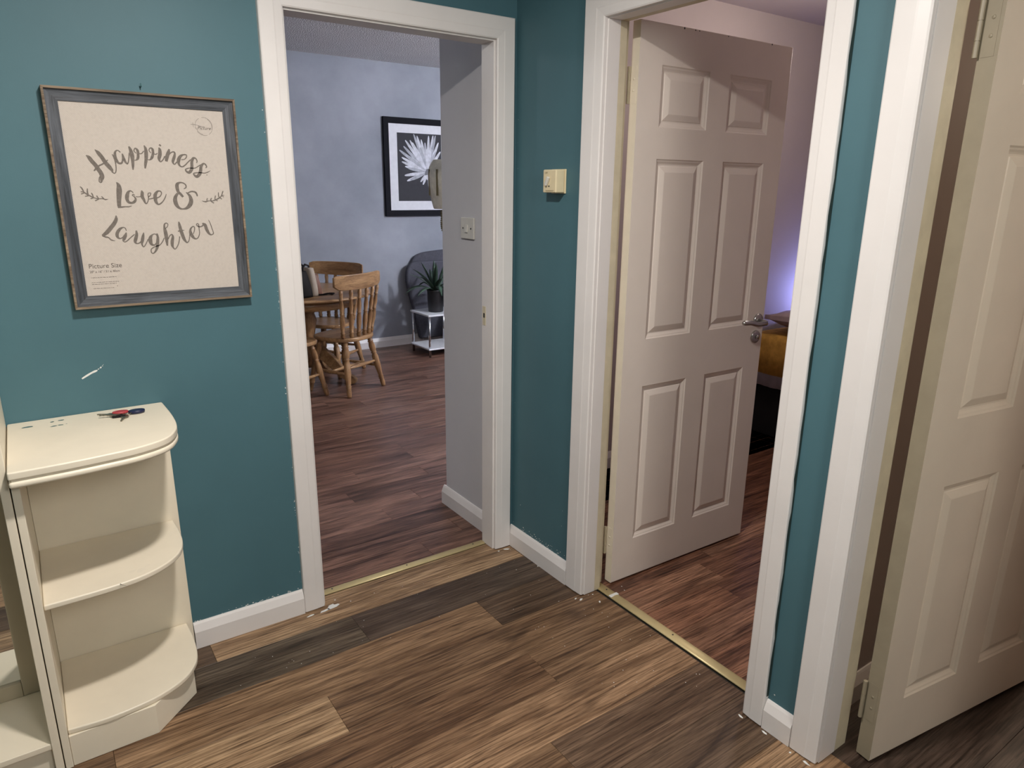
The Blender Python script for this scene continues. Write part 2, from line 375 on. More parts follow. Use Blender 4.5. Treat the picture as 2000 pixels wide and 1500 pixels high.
skirting('baseboard_divider', 'white skirting board seen through the gap beside the right hand door hinge', (.118, -1.36), (4.19, -1.36), (0, -1))
skirting('baseboard_bedroom', 'white skirting board along the bedroom wall', (.118, .41), (4.19, .41), (0, -1))

# --- door linings, casings
CW = .0735
CP = [(0, 0), (0, .0125), (.004, .0150), (.026, .0168), (.030, .0178), (CW - .004, .018), (CW - .001, .016), (CW, .013), (CW, 0)]
def casing(root, mp, u0, u1, h, w0=.0742, w1=.0742):
    """u0, u1 inner edges; mp(u, v, d) -> world"""
    n = len(CP)
    def piece(name, ends):
        vs = [mp(*e(s, d)) for e in ends for s, d in CP]
        fs = [tuple(range(n))[::-1], tuple(range(n, 2 * n))] + [(i, (i + 1) % n, n + (i + 1) % n, n + i) for i in range(n)]
        MB().add(vs, fs).build(name, 'white', root)
    sg = 1 if u1 > u0 else -1
    k0, k1 = w0 / CW, w1 / CW
    piece('side_casing', (lambda s, d: (u0 - sg * s * k0, .004, d), lambda s, d: (u0 - sg * s * k0, h + s, d)))
    piece('side_casing', (lambda s, d: (u1 + sg * s * k1, .004, d), lambda s, d: (u1 + sg * s * k1, h + s, d)))
    piece('head_casing', (lambda s, d: (u0 - sg * s * k0, h + s, d), lambda s, d: (u1 + sg * s * k1, h + s, d)))
mA = lambda u, v, d: (u, -d, v)
mB = lambda u, v, d: (-d, u, v)
tr = S(empty('trim_1'), 'white painted door frame around the dining room doorway', 'door frame')
casing(tr, mA, A1, A2, HI, .0728, .0735)
q = .006
MB().box(A2 - q, A2 + .018, 0, .0815, .001, HI + .018).build('side_lining', 'white', tr, .0015)
MB().box(A1 + q, A1 - .022, 0, .0815, .001, HI + .018).build('side_lining', 'white', tr, .0015)
MB().box(A1 + q, A2 - q, 0, .0815, HI - q, HI + .018).build('head_lining', 'white', tr, .0015)
MB().box(A2 - q - .0012, A2 - q, .052, .074, .955, 1.03).build('strike_plate', 'oldwhite', tr, .0004)
MB().box(A2 - q - .0016, A2 - q - .0011, .058, .068, .985, 1.003).build('strike_hole', 'dark', tr)
def frame_b(name, label, c1, c2, e1=.050, e2=.078, w0=.0915, w1=.0668):
    tr = S(empty(name), label, 'door frame')
    casing(tr, mB, c1, c2, HI, w0, w1)
    for s, c in ((1, c1), (-1, c2)):
        MB().box(0, e1, c - s * .003, c + s * .044, .001, HI + .018).build('door_stop', 'white', tr, .0012)
        MB().box(e1 + .0002, e2, c - s * .0025, c + s * .044, .001, HI + .018).build('door_stop', 'oldwhite', tr, .0012)['label'] = 'yellowed old paint strip'
        if e2 < .1: MB().box(.0782, .1155, c + s * .030, c + s * .044, .001, HI + .018).build('side_lining', 'oldwhite', tr, .001)
    MB().box(0, .050, c1 - .003, c2 + .003, HI - .003, HI + .018).build('head_stop', 'white', tr, .0012)
    MB().box(.0502, .078, c1 - .003, c2 + .003, HI - .0025, HI + .018).build('head_stop', 'oldwhite', tr, .0012)
    MB().box(.0782, .1155, c1 + .030, c2 - .030, HI + .014, HI + .019).build('head_lining', 'oldwhite', tr)
    return tr
frame_b('trim_2', 'white painted door frame around the bedroom doorway in the middle', B1, B2)
frame_b('trim_3', 'white painted door frame at the right edge with peeling yellowed paint', C1, C2, .073, .127, .0768, .0742)
# dark green brushed paint smears, widened to paint in the bedroom frame side's shade
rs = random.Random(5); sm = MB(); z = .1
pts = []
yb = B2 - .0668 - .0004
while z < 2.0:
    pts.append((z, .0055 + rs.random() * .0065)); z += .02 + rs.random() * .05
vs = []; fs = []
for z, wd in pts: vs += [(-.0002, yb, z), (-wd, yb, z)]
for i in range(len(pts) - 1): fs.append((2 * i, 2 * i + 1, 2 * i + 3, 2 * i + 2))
sm.add(vs, fs); sm.build('smear_and_shade', 'smearshade', bpy.data.objects['trim_2'], fix=False)

# --- threshold strips
def strip(label, a, b_, width, horiz):
    n = 10; prof = [(width / 2 * math.cos(math.pi * i / n), .0075 * math.sin(math.pi * i / n) ** .8 + .0004) for i in range(n + 1)]
    vs = []
    for e in (a, b_):
        for s, z in prof: vs.append((e[0] + (s if not horiz else 0), e[1] + (s if horiz else 0), z))
    m_ = len(prof); fs = [tuple(range(m_))[::-1], tuple(range(m_, 2 * m_))] + [(i, i + 1, m_ + i + 1, m_ + i) for i in range(m_ - 1)] + [(0, m_, 2 * m_ - 1, m_ - 1)]
    root = empty('threshold_strip', (0, 0, 0)); tag(root, label, 'threshold strip')
    o = MB().add(vs, fs).build('strip', 'brass', root)
    for p in o.data.polygons: p.use_smooth = len(p.vertices) == 4
    for t_ in (.07, .5, .93):
        x = a[0] + (b_[0] - a[0]) * t_; yy = a[1] + (b_[1] - a[1]) * t_
        MB().lathe([(0, .0035), (1, .003)], (x, yy, .0072), (x, yy, .0087), 10).build('screw', 'dark', root)
    return root
strip('pale gold metal threshold strip across the dining room doorway', (A1 + .008, .071), (A2 - .008, .071), .036, True)
st2 = strip('pale gold metal threshold strip across the bedroom doorway', (.088, B1 + .024), (.088, B2 - .024), .040, False)
MB().box(.068, .108, -.560, -.545, .0035, .0083).build('joint_tape', 'plaster', st2, .002)

# ================================================================ DOORS
COLS = [(.102, .330), (.432, .660)]; ROWS = [(.163, .777), (.952, 1.568), (1.668, 1.858)]
DW, DH, DT = .762, 1.980, .035
def door_leaf(name, label, loc, rz, mat, edge, handle=True, DT=.035):
    root = S(empty(name, loc, rz), label, 'door')
    xs = [0, .102, .330, .432, .660, DW]; zs = [0, .163, .777, .952, 1.568, 1.668, 1.858, DH]
    mb = MB(); nx, nz = len(xs), len(zs)
    vs = [(x, yy, z) for yy in (0, DT) for z in zs for x in xs]; fs = []; idx = lambda s, i, j: s * nx * nz + j * nx + i
    for s in (0, 1):
        for j in range(nz - 1):
            for i in range(nx - 1):
                if i in (1, 3) and j in (1, 3, 5): continue
                fs.append((idx(s, i, j), idx(s, i + 1, j), idx(s, i + 1, j + 1), idx(s, i, j + 1)))
    for j in range(nz - 1): fs.append((idx(0, nx - 1, j), idx(1, nx - 1, j), idx(1, nx - 1, j + 1), idx(0, nx - 1, j + 1)))
    for i in range(nx - 1):
        for j in (0, nz - 1): fs.append((idx(0, i, j), idx(1, i, j), idx(1, i + 1, j), idx(0, i + 1, j)))
    mb.add(vs, fs, 0)
    mb.add(vs, [(idx(0, 0, j), idx(0, 0, j + 1), idx(1, 0, j + 1), idx(1, 0, j)) for j in range(nz - 1)], 1)
    lf = mb.build('door_skin', [mat, edge], root)
    lf.modifiers.new('edge', 'BEVEL').width = .0022; lf.modifiers['edge'].segments = 2; lf.modifiers['edge'].limit_method = 'ANGLE'; lf.modifiers['edge'].angle_limit = R(60)
    rings = [(0, 0), (.004, .0035), (.008, .0050), (.013, .0085), (.017, .0105), (.0215, .0105), (.0235, .0085), (.040, .0020), (.0430, .0012)]
    for (x0, x1) in COLS:
        for (z0, z1) in ROWS:
            pb = MB(); n = len(rings)
            for side in (0, 1):
                vs = []
                for i, d in rings:
                    yy = d if side == 0 else DT - d
                    vs += [(x0 + i, yy, z0 + i), (x1 - i, yy, z0 + i), (x1 - i, yy, z1 - i), (x0 + i, yy, z1 - i)]
                fs = [(4 * k + i, 4 * k + (i + 1) % 4, 4 * k + 4 + (i + 1) % 4, 4 * k + 4 + i) for k in range(n - 1) for i in range(4)]
                fs.append(tuple(range(4 * n - 4, 4 * n))); pb.add(vs, fs)
            pb.build('panel', mat, root)
    for z in (.115, 1.735):      # hinges: knuckles and leaves
        h = MB().lathe([(0, .0052), (.28, .0052), (.2801, .0044), (.292, .0044), (.2921, .0052), (.62, .0052), (.6201, .0044), (.632, .0044), (.6321, .0052), (1, .0052)], (-.007, DT + .002, z), (-.007, DT + .002, z + .112), 12); h.sm = [False] * len(h.sm)
        hg = h.build('hinge', edge if edge == 'edgeolive' else 'oldwhite', root)
        MB().box(-.0006, -.0001, .008, DT + .003, z, z + .112).build('hinge_plate', edge, hg)
        for q_ in (.35, .66): MB().lathe([(0, .0042), (1, .0035)], (-.0006, .020, z + .112 * q_), (-.0014, .020, z + .112 * q_), 10).build('screw', edge, hg)
    if handle:
        hx, hz = .723, .965
        MB().lathe([(0, .026), (.6, .026), (.85, .024), (1, .018)], (hx, 0, hz), (hx, -.009, hz), 28).build('rose', 'steel', root); ro_ = bpy.data.objects[[c_.name for c_ in root.children if c_.name.startswith('rose')][0]]
        lv = MB().tube([(hx, -.008, hz), (hx, -.036, hz - .002), (hx - .003, -.046, hz - .003), (hx - .014, -.052, hz - .004), (hx - .055, -.053, hz - .004), (hx - .075, -.052, hz - .002), (hx - .105, -.050, hz + .006), (hx - .142, -.049, hz + .008), (hx - .150, -.049, hz + .008)], [.0085, .0085, .009, .0095, .0095, .0095, .0098, .0098, .006], 14)
        lv.build('lever_handle', 'steel', ro_)
        MB().lathe([(0, .026), (.6, .026), (.85, .024), (1, .018)], (hx - .006, 0, hz - .068), (hx - .006, -.008, hz - .068), 28).build('lock_cover', 'steel', root); lc_ = [c_ for c_ in root.children if c_.name.startswith('lock_cover')][0]
        tb = MB().lathe([(0, .0085), (1, .0075)], (hx - .006, -.008, hz - .068), (hx - .006, -.017, hz - .068), 14); tb.build('thumb_turn', 'steel', lc_)
    return root
d2 = door_leaf('door_2', 'white six-panel door with a steel lever handle standing open into the bedroom', (.132, -.487, .008), R(-1.23), 'doorpaint', 'edgecream')
door_leaf('door_3', 'cream six-panel door cut off by the right edge of the photo', (.111, -1.527, .008), R(-8.0), 'doorcream', 'edgeolive', True, .040)
for x, r in ((.192, .0035), (.243, .0024), (.262, .0022), (.405, .0022), (.64, .003)):
    MB().lathe([(0, r), (1, r * .7)], (x, -.0003, DH - .004), (x, -.0012, DH - .004), 8).build('chipped_paint', 'dark', d2)

# ================================================================ FRAMED PRINT
fr = empty('framed_print', (-1.2285, 0, 1.43)); tag(fr, 'framed print reading Happiness Love & Laughter hanging on the teal wall', 'picture')
def ring(name, mats, xo0, xo1, zo0, zo1, wdt, y0, y1, parent, inner=0.0):
    """mitred frame made of four pieces"""
    xi0, xi1, zi0, zi1 = xo0 + wdt, xo1 - wdt, zo0 + wdt, zo1 - wdt
    O = [(xo0, zo0), (xo1, zo0), (xo1, zo1), (xo0, zo1)]; I = [(xi0, zi0), (xi1, zi0), (xi1, zi1), (xi0, zi1)]
    for k in range(4):
        a, b_ = O[k], O[(k + 1) % 4]; c, d = I[(k + 1) % 4], I[k]
        pts = [a, b_, c, d]; vs = [(p[0], y0, p[1]) for p in pts] + [(pts[0][0], y1, pts[0][1]), (pts[1][0], y1, pts[1][1]), (pts[2][0], y1 + inner, pts[2][1]), (pts[3][0], y1 + inner, pts[3][1])]
        fs = [(0, 1, 2, 3), (4, 7, 6, 5), (0, 4, 5, 1), (1, 5, 6, 2), (2, 6, 7, 3), (3, 7, 4, 0)]
        MB().add(vs, fs).build(name, mats[k % 2], parent)
fw, fh = .2315, .2815
ring('frame_edge', ('framelip', 'framelip'), -fw, fw, -fh, fh, .0055, -.001, -.030, fr)
ring('frame_rail', ('framegrey', 'framegreyv'), -fw + .0055, fw - .0055, -fh + .0055, fh - .0055, .0275, -.002, -.0225, fr, .004)
MB().box(-.2, .2, -.0155, -.004, -.25, .25).build('print_card', 'card', fr)
STROKES = [[-1535,1180,16,-1475,1130,89,-1415,1030,101,-1345,930,101,-1295,830,105,-1245,730,105,-1235,640,105,-1255,570,73,-1275,500,32,-1315,520,28,-1305,600,28,-1285,650,24],[-1405,790,24,-1355,840,48,-1275,920,40,-1165,980,36,-1045,1080,24],[-1315,1330,16,-1245,1250,89,-1165,1120,97,-1105,1000,105,-1035,900,105,-985,820,73,-975,770,36,-935,740,28,-895,780,28,-875,890,28,-875,1030,32,-895,1140,32,-925,1230,20],[-725,1280,28,-785,1330,28,-845,1290,48,-865,1180,73,-845,1080,73,-805,1010,56,-745,1000,48,-705,1050,40,-695,1150,24,-685,1230,32],[-685,1250,32,-665,1130,65,-635,1040,56,-595,990,32,-565,1040,28,-535,1160,28,-515,1280,28],[-505,1440,40,-475,1350,81,-455,1210,105,-455,1080,81,-465,950,65,-475,840,32],[-345,1270,20,-395,1330,28,-355,1400,32,-305,1340,65,-305,1240,65,-325,1140,65,-385,1090,24,-495,1100,20],[-275,1260,24,-215,1270,28,-155,1340,24],[-135,1480,25,-105,1400,68,-105,1270,93,-125,1110,80,-155,990,68,-175,880,34],[15,1290,21,-25,1360,25,15,1420,30,65,1390,59,65,1280,64,25,1170,68,-35,1110,30,-95,1120,21],[85,1270,25,135,1260,25,175,1290,25],[225,1440,25,245,1380,76,235,1260,93,205,1170,85,205,1100,51,235,1070,34,295,1120,30,355,1220,30],[245,1520,42,285,1480,42],[485,1410,34,455,1320,85,405,1200,93,375,1080,68],[445,1250,34,525,1320,30,595,1340,34,615,1290,51,585,1190,76,545,1090,68,555,1020,34,595,1020,34,645,1080,30],[765,1140,25,845,1150,25,905,1210,30,905,1270,34,825,1270,42,745,1220,76,695,1130,93,685,1040,68,715,970,42,775,950,34,855,1000,34,935,1080,30,1015,1150,30],[1155,1060,21,1175,1120,30,1135,1190,38,1075,1180,68,1035,1090,76,1025,980,80,1005,880,85,935,800,76,875,820,51,845,870,34,885,900,30,965,920,25,1095,920,24,1185,970,25,1265,1020,25],[1385,930,21,1415,970,34,1375,1040,38,1325,1040,51,1265,960,76,1245,860,85,1205,760,89,1125,690,76,1065,730,47,1045,770,30,1095,790,30,1205,800,25,1335,790,25,1415,810,25,1505,860,13],[1385,740,21,1415,740,21],[-1775,390,21,-1735,340,34,-1705,250,30,-1635,190,38,-1575,150,34,-1505,110,25,-1395,80,25,-1295,80,21,-1235,60,30,-1165,70,10],[-1775,260,25,-1705,250,25],[-1775,200,25,-1695,230,25],[-1615,340,25,-1625,250,34,-1615,180,34],[-1695,140,21,-1595,160,25],[-1535,230,25,-1515,170,30,-1505,110,25],[-1575,80,25,-1505,100,21],[-1425,160,30,-1395,100,25,-1385,80,21],[-1475,30,30,-1385,70,21],[-1315,140,25,-1275,90,25,-1255,60,21],[-915,510,25,-875,430,93,-875,310,131,-895,170,123,-915,30,106,-925,-100,93,-925,-160,68],[-955,-140,51,-875,-140,42,-785,-130,30,-695,-130,30,-625,-110,17],[-545,240,25,-605,290,30,-665,250,68,-705,150,97,-715,60,85,-685,-10,68,-615,-30,59,-545,0,68,-505,70,51,-535,140,25,-575,170,21,-545,200,21,-515,170,21],[-495,140,19,-445,130,21,-375,140,21],[-335,300,25,-325,240,76,-335,140,85,-305,50,68,-285,-20,42,-255,-50,30,-205,20,25,-185,120,25,-185,200,25,-165,230,24,-115,230,25,-135,170,25,-185,120,21],[-195,70,24,-125,80,29,-55,100,29],[25,100,29,105,140,29,155,220,29,135,280,34,65,280,48,-5,190,87,-15,80,92,-5,-10,77,45,-70,44,115,-40,34,185,30,29,245,130,27,275,210,15],[745,350,19,805,390,34,805,460,34,745,510,34,655,520,44,585,470,87,575,370,92,595,270,77,655,200,68,705,130,58],[575,230,58,505,130,87,485,20,111,515,-100,97,585,-180,58,675,-200,39,775,-170,77,865,-80,111,905,30,106,885,150,77,845,210,48,795,260,19],[835,240,29,935,280,39,1025,270,44,1065,230,48,1085,150,34],[1195,20,12,1285,0,34,1375,20,24,1475,20,24,1565,50,34,1665,100,34,1735,160,29,1795,300,29],[1345,100,24,1325,30,29],[1465,100,24,1435,60,34,1455,0,29,1515,-40,29],[1575,170,24,1555,70,29,1625,20,19],[1665,260,24,1665,140,29,1745,70,24],[1735,170,24,1815,180,17],[1735,170,24,1805,130,15],[-1035,-360,24,-1045,-460,81,-1105,-570,97,-1205,-690,101,-1295,-790,101,-1385,-860,73,-1435,-870,32],[-1425,-880,40,-1355,-920,40,-1285,-940,32,-1235,-1000,32,-1185,-1020,24,-1135,-1030,8],[-835,-770,24,-855,-700,24,-905,-680,28,-985,-720,65,-1055,-810,81,-1075,-900,77,-1035,-970,40,-965,-960,28,-905,-900,32,-845,-820,24],[-845,-820,28,-875,-910,73,-925,-1000,73,-945,-1040,32,-905,-1070,28,-835,-1030,28,-745,-950,26,-645,-870,24],[-595,-770,40,-595,-880,73,-635,-1000,89,-655,-1070,73,-625,-1120,32,-555,-1110,32,-495,-1050,24],[-415,-830,24,-445,-940,73,-475,-1050,81,-495,-1140,48,-465,-1220,28,-415,-1170,26,-355,-1070,24,-325,-1010,24],[-85,-940,20,-125,-880,24,-195,-890,32,-255,-960,81,-275,-1050,105,-255,-1150,73,-185,-1180,36,-125,-1120,32],[-85,-860,32,-75,-970,65,-95,-1110,81,-115,-1230,73,-175,-1350,48,-245,-1410,28,-285,-1370,28,-275,-1290,28,-205,-1240,28,-135,-1210,28,-55,-1190,24,35,-1090,26,85,-990,24],[145,-730,20,195,-690,23,225,-620,24,185,-580,28,135,-620,40,125,-710,56,135,-800,89,145,-920,97,145,-1050,81,145,-1210,40],[185,-1030,24,235,-940,28,295,-900,32,315,-970,65,285,-1090,85,275,-1200,73,295,-1270,40,335,-1310,28,395,-1250,26,455,-1130,26,495,-960,26],[515,-550,32,525,-650,73,545,-790,89,575,-930,89,605,-1040,81,645,-1110,48,675,-1140,32,725,-1090,26,755,-990,24,765,-910,24],[465,-820,32,545,-790,28,635,-790,16],[865,-900,24,905,-800,24,915,-720,28,875,-690,28,805,-760,48,795,-860,81,825,-950,89,875,-1020,56,935,-1040,32,995,-990,26,1035,-880,26,1035,-750,24,1035,-640,24,1005,-610,24,975,-640,24,1015,-690,32,1075,-700,32,1145,-670,36,1185,-600,32],[1135,-610,40,1205,-650,81,1235,-770,89,1275,-870,73,1325,-930,40,1375,-930,28,1415,-890,26,1385,-750,24,1355,-620,23,1315,-510,12]]
def catmull(P, n=5):
    out = []
    for i in range(len(P) - 1):
        p0, p1, p2, p3 = P[max(i - 1, 0)], P[i], P[i + 1], P[min(i + 2, len(P) - 1)]
        for k in range(n):
            t_ = k / n; out.append(tuple(.5 * (2 * b1 + (c1 - a1) * t_ + (2 * a1 - 5 * b1 + 4 * c1 - d1) * t_ ** 2 + (3 * b1 - a1 - 3 * c1 + d1) * t_ ** 3) for a1, b1, c1, d1 in zip(p0, p1, p2, p3)))
    out.append(P[-1]); return out
def brush(mb, P, y, n=5):
    """flat brush stroke; P: (x, z, width) in metres"""
    Q = catmull(P, n); vs = []; fs = []
    for i, (x, z, wd) in enumerate(Q):
        a, b_ = Q[max(i - 1, 0)], Q[min(i + 1, len(Q) - 1)]; dx, dz = b_[0] - a[0], b_[1] - a[1]; L = math.hypot(dx, dz) or 1
        wd = max(wd, .0006); vs += [(x - dz / L * wd / 2, y, z + dx / L * wd / 2), (x + dz / L * wd / 2, y, z - dx / L * wd / 2)]
    for i in range(len(Q) - 1): fs.append((2 * i, 2 * i + 1, 2 * i + 3, 2 * i + 2))
    mb.add(vs, fs)
lt = MB()
for i, s in enumerate(STROKES):
    P = [(s[k] * 1e-4, s[k + 1] * 1e-4, s[k + 2] * 1e-4) for k in range(0, len(s), 3)]
    brush(lt, P, -.0157 - .000004 * i)
lt.build('lettering', 'ink', fr, fix=False)['kind'] = 'stuff'
# logo ring top right and the small print bottom left
lg = MB(); cx, cz, rad = .145, .205, .024
for a0, a1, rr_ in ((-60, 100, 1.0), (120, 200, 1.0), (215, 290, 1.0), (-20, 60, .93), (190, 260, .92)):
    brush(lg, [(cx + rad * rr_ * math.cos(R(a0 + (a1 - a0) * k / 8)) * .95, cz + rad * rr_ * math.sin(R(a0 + (a1 - a0) * k / 8)), .0007) for k in range(9)], -.01575, 2)
brush(lg, [(cx - .034, cz + .004, .0011), (cx - .022, cz + .0035, .001), (cx - .010, cz + .0005, .0009), (cx + .002, cz - .001, .0012)], -.01576)
brush(lg, [(cx - .028, cz + .009, .0008), (cx - .0275, cz - .003, .0008)], -.01577)
def text(body, size, x, z, parent, mat, font_y=-.0160, name='lettering', rx=R(90), rz=0, ext=.0001, italic=0.0):
    c = bpy.data.curves.new(name, 'FONT'); c.body = body; c.size = size; c.extrude = ext; c.materials.append(M[mat]); c.shear = italic
    o = bpy.data.objects.new(name, c); me = bpy.data.meshes.new_from_object(o); bpy.data.objects.remove(o); me.materials.clear(); me.materials.append(M[mat])
    o = bpy.data.objects.new(name, me); COL.objects.link(o); o['kind'] = 'stuff'; o.parent = parent; o.location = (x, font_y, z); o.rotation_euler = (rx, 0, rz); return o
lg.build('logo', 'ink', fr, fix=False)
text('Picture', .0125, cx - .0185, cz - .0085, fr, 'ink', italic=.35)
text('Picture Size', .0170, -.1860, -.1745, fr, 'ink')
text('20" x 16" / 51 x 40cm', .0082, -.1850, -.1868, fr, 'ink')
sp = MB()
for zz, x0, x1 in ((-.2000, -.184, -.122), (-.2130, -.184, -.118), (-.2180, -.184, -.124), (-.2295, -.182, -.132)):
    x = x0
    while x < x1:
        l = .002 + rs.random() * .006; brush(sp, [(x, zz, .0011), (min(x + l, x1), zz, .0011)], -.01575, 1); x += l + .0012
brush(sp, [(-.1245, -.2255, .0018), (-.1228, -.2255, .0018)], -.01575, 1)
sp.build('small_print', 'ink', fr, fix=False)['kind'] = 'stuff'
nl = MB().tube([(-1.2305, -.001, 1.728), (-1.2305, -.012, 1.727), (-1.2312, -.014, 1.736)], .0014, 6); nl = nl.build('picture_hook', 'tealdab'); tag(nl, 'small painted-over hook in the wall above the framed print', 'hook')

# ================================================================ CORNER SHELF UNIT
cs = empty('corner_shelf', (-1.46, -.2, 0)); tag(cs, 'cream painted corner shelf unit with rounded open shelves against the teal wall', 'shelf unit')
def loc_pts(P): return [(x + 1.46, yv + .2) for x, yv in P]
def smooth_poly(P, n=6): return catmull(P, n)
front_top = smooth_poly([(-1.278, -.001), (-1.2745, -.13), (-1.2775, -.225), (-1.290, -.290), (-1.322, -.345), (-1.385, -.379), (-1.46, -.393), (-1.55, -.402), (-1.6575, -.405)])
front_top = [(x, min(yv, -.001)) for x, yv in front_top]
tp = loc_pts(front_top + [(-1.6575, -.001)])
MB().prism(tp, .8325, .852).build('top_board', 'shelf', cs, .004, 3)
c0 = Vector((-.02, .02)); sc_ = lambda P, d: [((x - c0.x) * (1 + d) + c0.x, (yv - c0.y) * (1 + d) + c0.y) for x, yv in P]
MB().prism(loc_pts([(x + (.006 if x < -1.6 else -.004), yv + (.0 if yv > -.02 else .004)) for x, yv in front_top] + [(-1.6515, -.001)]), .828, .8325).build('shadow_groove', 'shelf', cs)
MB().prism(tp, .812, .828).build('bead_moulding', 'shelf', cs, .0065, 4)
f1 = smooth_poly([(-1.292, -.017), (-1.289, -.10), (-1.293, -.175), (-1.310, -.235), (-1.350, -.285), (-1.41, -.320), (-1.48, -.336), (-1.56, -.342), (-1.640, -.344)])
f1 = [(x, min(yv, -.0155)) for x, yv in f1] + [(-1.640, -.0155)]
MB().prism(loc_pts(f1), .460, .476).build('shelf_board', 'shelf', cs, .004, 3)
f2 = smooth_poly([(-1.292, -.017), (-1.289, -.11), (-1.295, -.195), (-1.312, -.250), (-1.352, -.300), (-1.42, -.336), (-1.49, -.350), (-1.56, -.354), (-1.640, -.345)])
f2 = [(x, min(yv, -.0155)) for x, yv in f2] + [(-1.640, -.0155)]
MB().prism(loc_pts(f2), .093, .109).build('shelf_board', 'shelf', cs, .004, 3)
MB().prism(loc_pts([(-1.303, -.0155), (-1.316, -.238), (-1.436, -.350), (-1.640, -.352), (-1.640, -.0155)]), .001, .0925).build('plinth', 'shelf', cs, .0015)
MB().box(-1.6575 + 1.46, -1.6405 + 1.46, -.3555 + .2, -.001 + .2, .001, .8118).build('side_panel', 'shelf', cs, .0015)
MB().box(-1.640 + 1.46, -1.2745 + 1.46, -.015 + .2, -.001 + .2, .001, .8118).build('back_panel', 'shelf', cs, .001)
cr = MB(); brush(cr, [(0, 0, .0014), (.004, .010, .0016), (.012, .018, .0008)], 0)
o = cr.build('crack', 'dark', cs, fix=False); o.rotation_euler = (R(-90), 0, 0); o.scale = (1, 1, -1); o.location = (-1.472 + 1.46, -.335 + .2, .4763)
def flake(mb, cx, cy, r, asp=1.0, ang=0, n=9, seed=0, plane='z', h=0.0):
    rg = random.Random(seed * 13 + 5); P = []
    for i in range(n):
        a = 2 * math.pi * i / n; rr2 = r * (.55 + .6 * rg.random()); x, yv = math.cos(a) * rr2 * asp, math.sin(a) * rr2
        P.append((cx + x * math.cos(ang) - yv * math.sin(ang), cy + x * math.sin(ang) + yv * math.cos(ang)))
    f = {'z': lambda a, b_: (a, b_, h), 'y': lambda a, b_: (a, h, b_), 'x': lambda a, b_: (h, a, b_)}[plane]
    mb.add([f(*p) for p in P], [tuple(range(n))])
fl = MB()
for i, (x, yv, r, asp, ang) in enumerate(((-1.612, -.060, .006, 2.2, .1), (-1.556, -.044, .005, 1.2, 0), (-1.535, -.040, .0045, 2.8, .05), (-1.555, -.088, .0045, 2.6, .2), (-1.538, -.085, .004, 2.0, -.2), (-1.525, -.083, .002, 1, 0))):
    flake(fl, x + 1.46, yv + .2, r, asp, ang, seed=i, h=.8524)
o = fl.build('paint_fleck', 'tealdab', cs, fix=False); o['label'] = 'teal paint flecks on the top'; o['kind'] = 'stuff'
fl = MB()
for i, (x, yv, r) in enumerate(((-1.415, -.290, .012), (-1.437, -.285, .008), (-1.400, -.275, .006))): flake(fl, x + 1.46, yv + .2, r, 1.4, .3, seed=i + 20, h=.4764)
fl.build('stain', 'edgecream', cs, fix=False)

# keys on the top board
kx, ky, kz = -1.385, -.085, .8525
kk = empty('key_bunch', (kx, ky, kz)); tag(kk, 'bunch of keys with red tag and navy fob on the corner shelf', 'keys')
MB().prism([(math.cos(a) * .017 * 1.25, math.sin(a) * .014) for a in [2 * math.pi * i / 20 for i in range(20)]], .0, .009).build('key_fob', 'keyblue', kk, .003, 3, loc=(.030, .004, .001))
MB().prism([(math.cos(a) * .017 * 1.2, math.sin(a) * .013) for a in [2 * math.pi * i / 20 for i in range(20)]], .0, .007).build('key_tag', 'keyred', kk, .0025, 3, loc=(-.010, .010, .004))
MB().prism([(-.026, -.010), (.006, -.014), (.010, .002), (-.020, .004)], 0, .006).build('car_key', 'bagb', kk, .002, 2, loc=(-.008, -.006, .0005))
rg_ = MB(); rg_.tube([(.012 * math.cos(a), .012 * math.sin(a), .003) for a in [2 * math.pi * i / 18 for i in range(19)]], .0011, 6); rg_.build('key_ring', 'keymetal', kk, loc=(.004, -.004, .0035))
def key(ang, x, yv, z):
    k = MB().prism([(0, -.0035), (.010, -.0095), (.020, -.0095), (.026, -.003), (.050, -.003), (.052, 0), (.048, .002), (.044, .0005), (.040, .003), (.036, .0008), (.032, .003), (.026, .003), (.020, .0095), (.010, .0095), (0, .0035)], 0, .0018)
    o = k.build('key', 'keymetal', kk, loc=(x, yv, z)); o.rotation_euler = (0, 0, ang)
key(R(-110), .002, -.010, .002); key(R(168), -.012, -.006, .0065); key(R(150), -.020, .016, .0008)

# ================================================================ MIRROR CABINET (left edge)
mc = empty('mirror_cabinet', (-2.05, -.18, 0)); tag(mc, 'tall cream cabinet with an inset mirror at the left edge of the photo', 'cabinet')
def L(x): return x + 2.05
def Y(v): return v + .18
MB().box(L(-1.6785), L(-1.6600), Y(-.3555), Y(-.001), .001, 1.95).build('side_panel', 'shelf', mc, .0015)
MB().box(L(-2.44), L(-2.4215), Y(-.3555), Y(-.001), .001, 1.95).build('side_panel', 'shelf', mc, .0015)
MB().box(L(-2.4213), L(-1.6787), Y(-.3555), Y(-.001), 1.93, 1.949).build('top_board', 'shelf', mc, .0015)
MB().box(L(-2.4213), L(-1.6787), Y(-.352), Y(-.001), .073, .090).build('shelf_board', 'shelf', mc, .002)
MB().box(L(-2.4213), L(-1.6787), Y(-.335), Y(-.320), .001, .0728).build('plinth', 'shelf', mc, .001)
MB().box(L(-2.4213), L(-1.6787), Y(-.086), Y(-.075), .0902, 1.929).build('back_panel', 'shelf', mc)
MB().box(L(-1.733), L(-1.6787), Y(-.104), Y(-.0862), .0902, 1.75).build('mirror_frame', 'cabframe', mc, .003)
MB().box(L(-2.4213), L(-2.379), Y(-.104), Y(-.0862), .0902, 1.75).build('mirror_frame', 'cabframe', mc, .003)
MB().box(L(-2.3788), L(-1.7332), Y(-.104), Y(-.0862), .0902, .135).build('mirror_frame', 'cabframe', mc, .003)
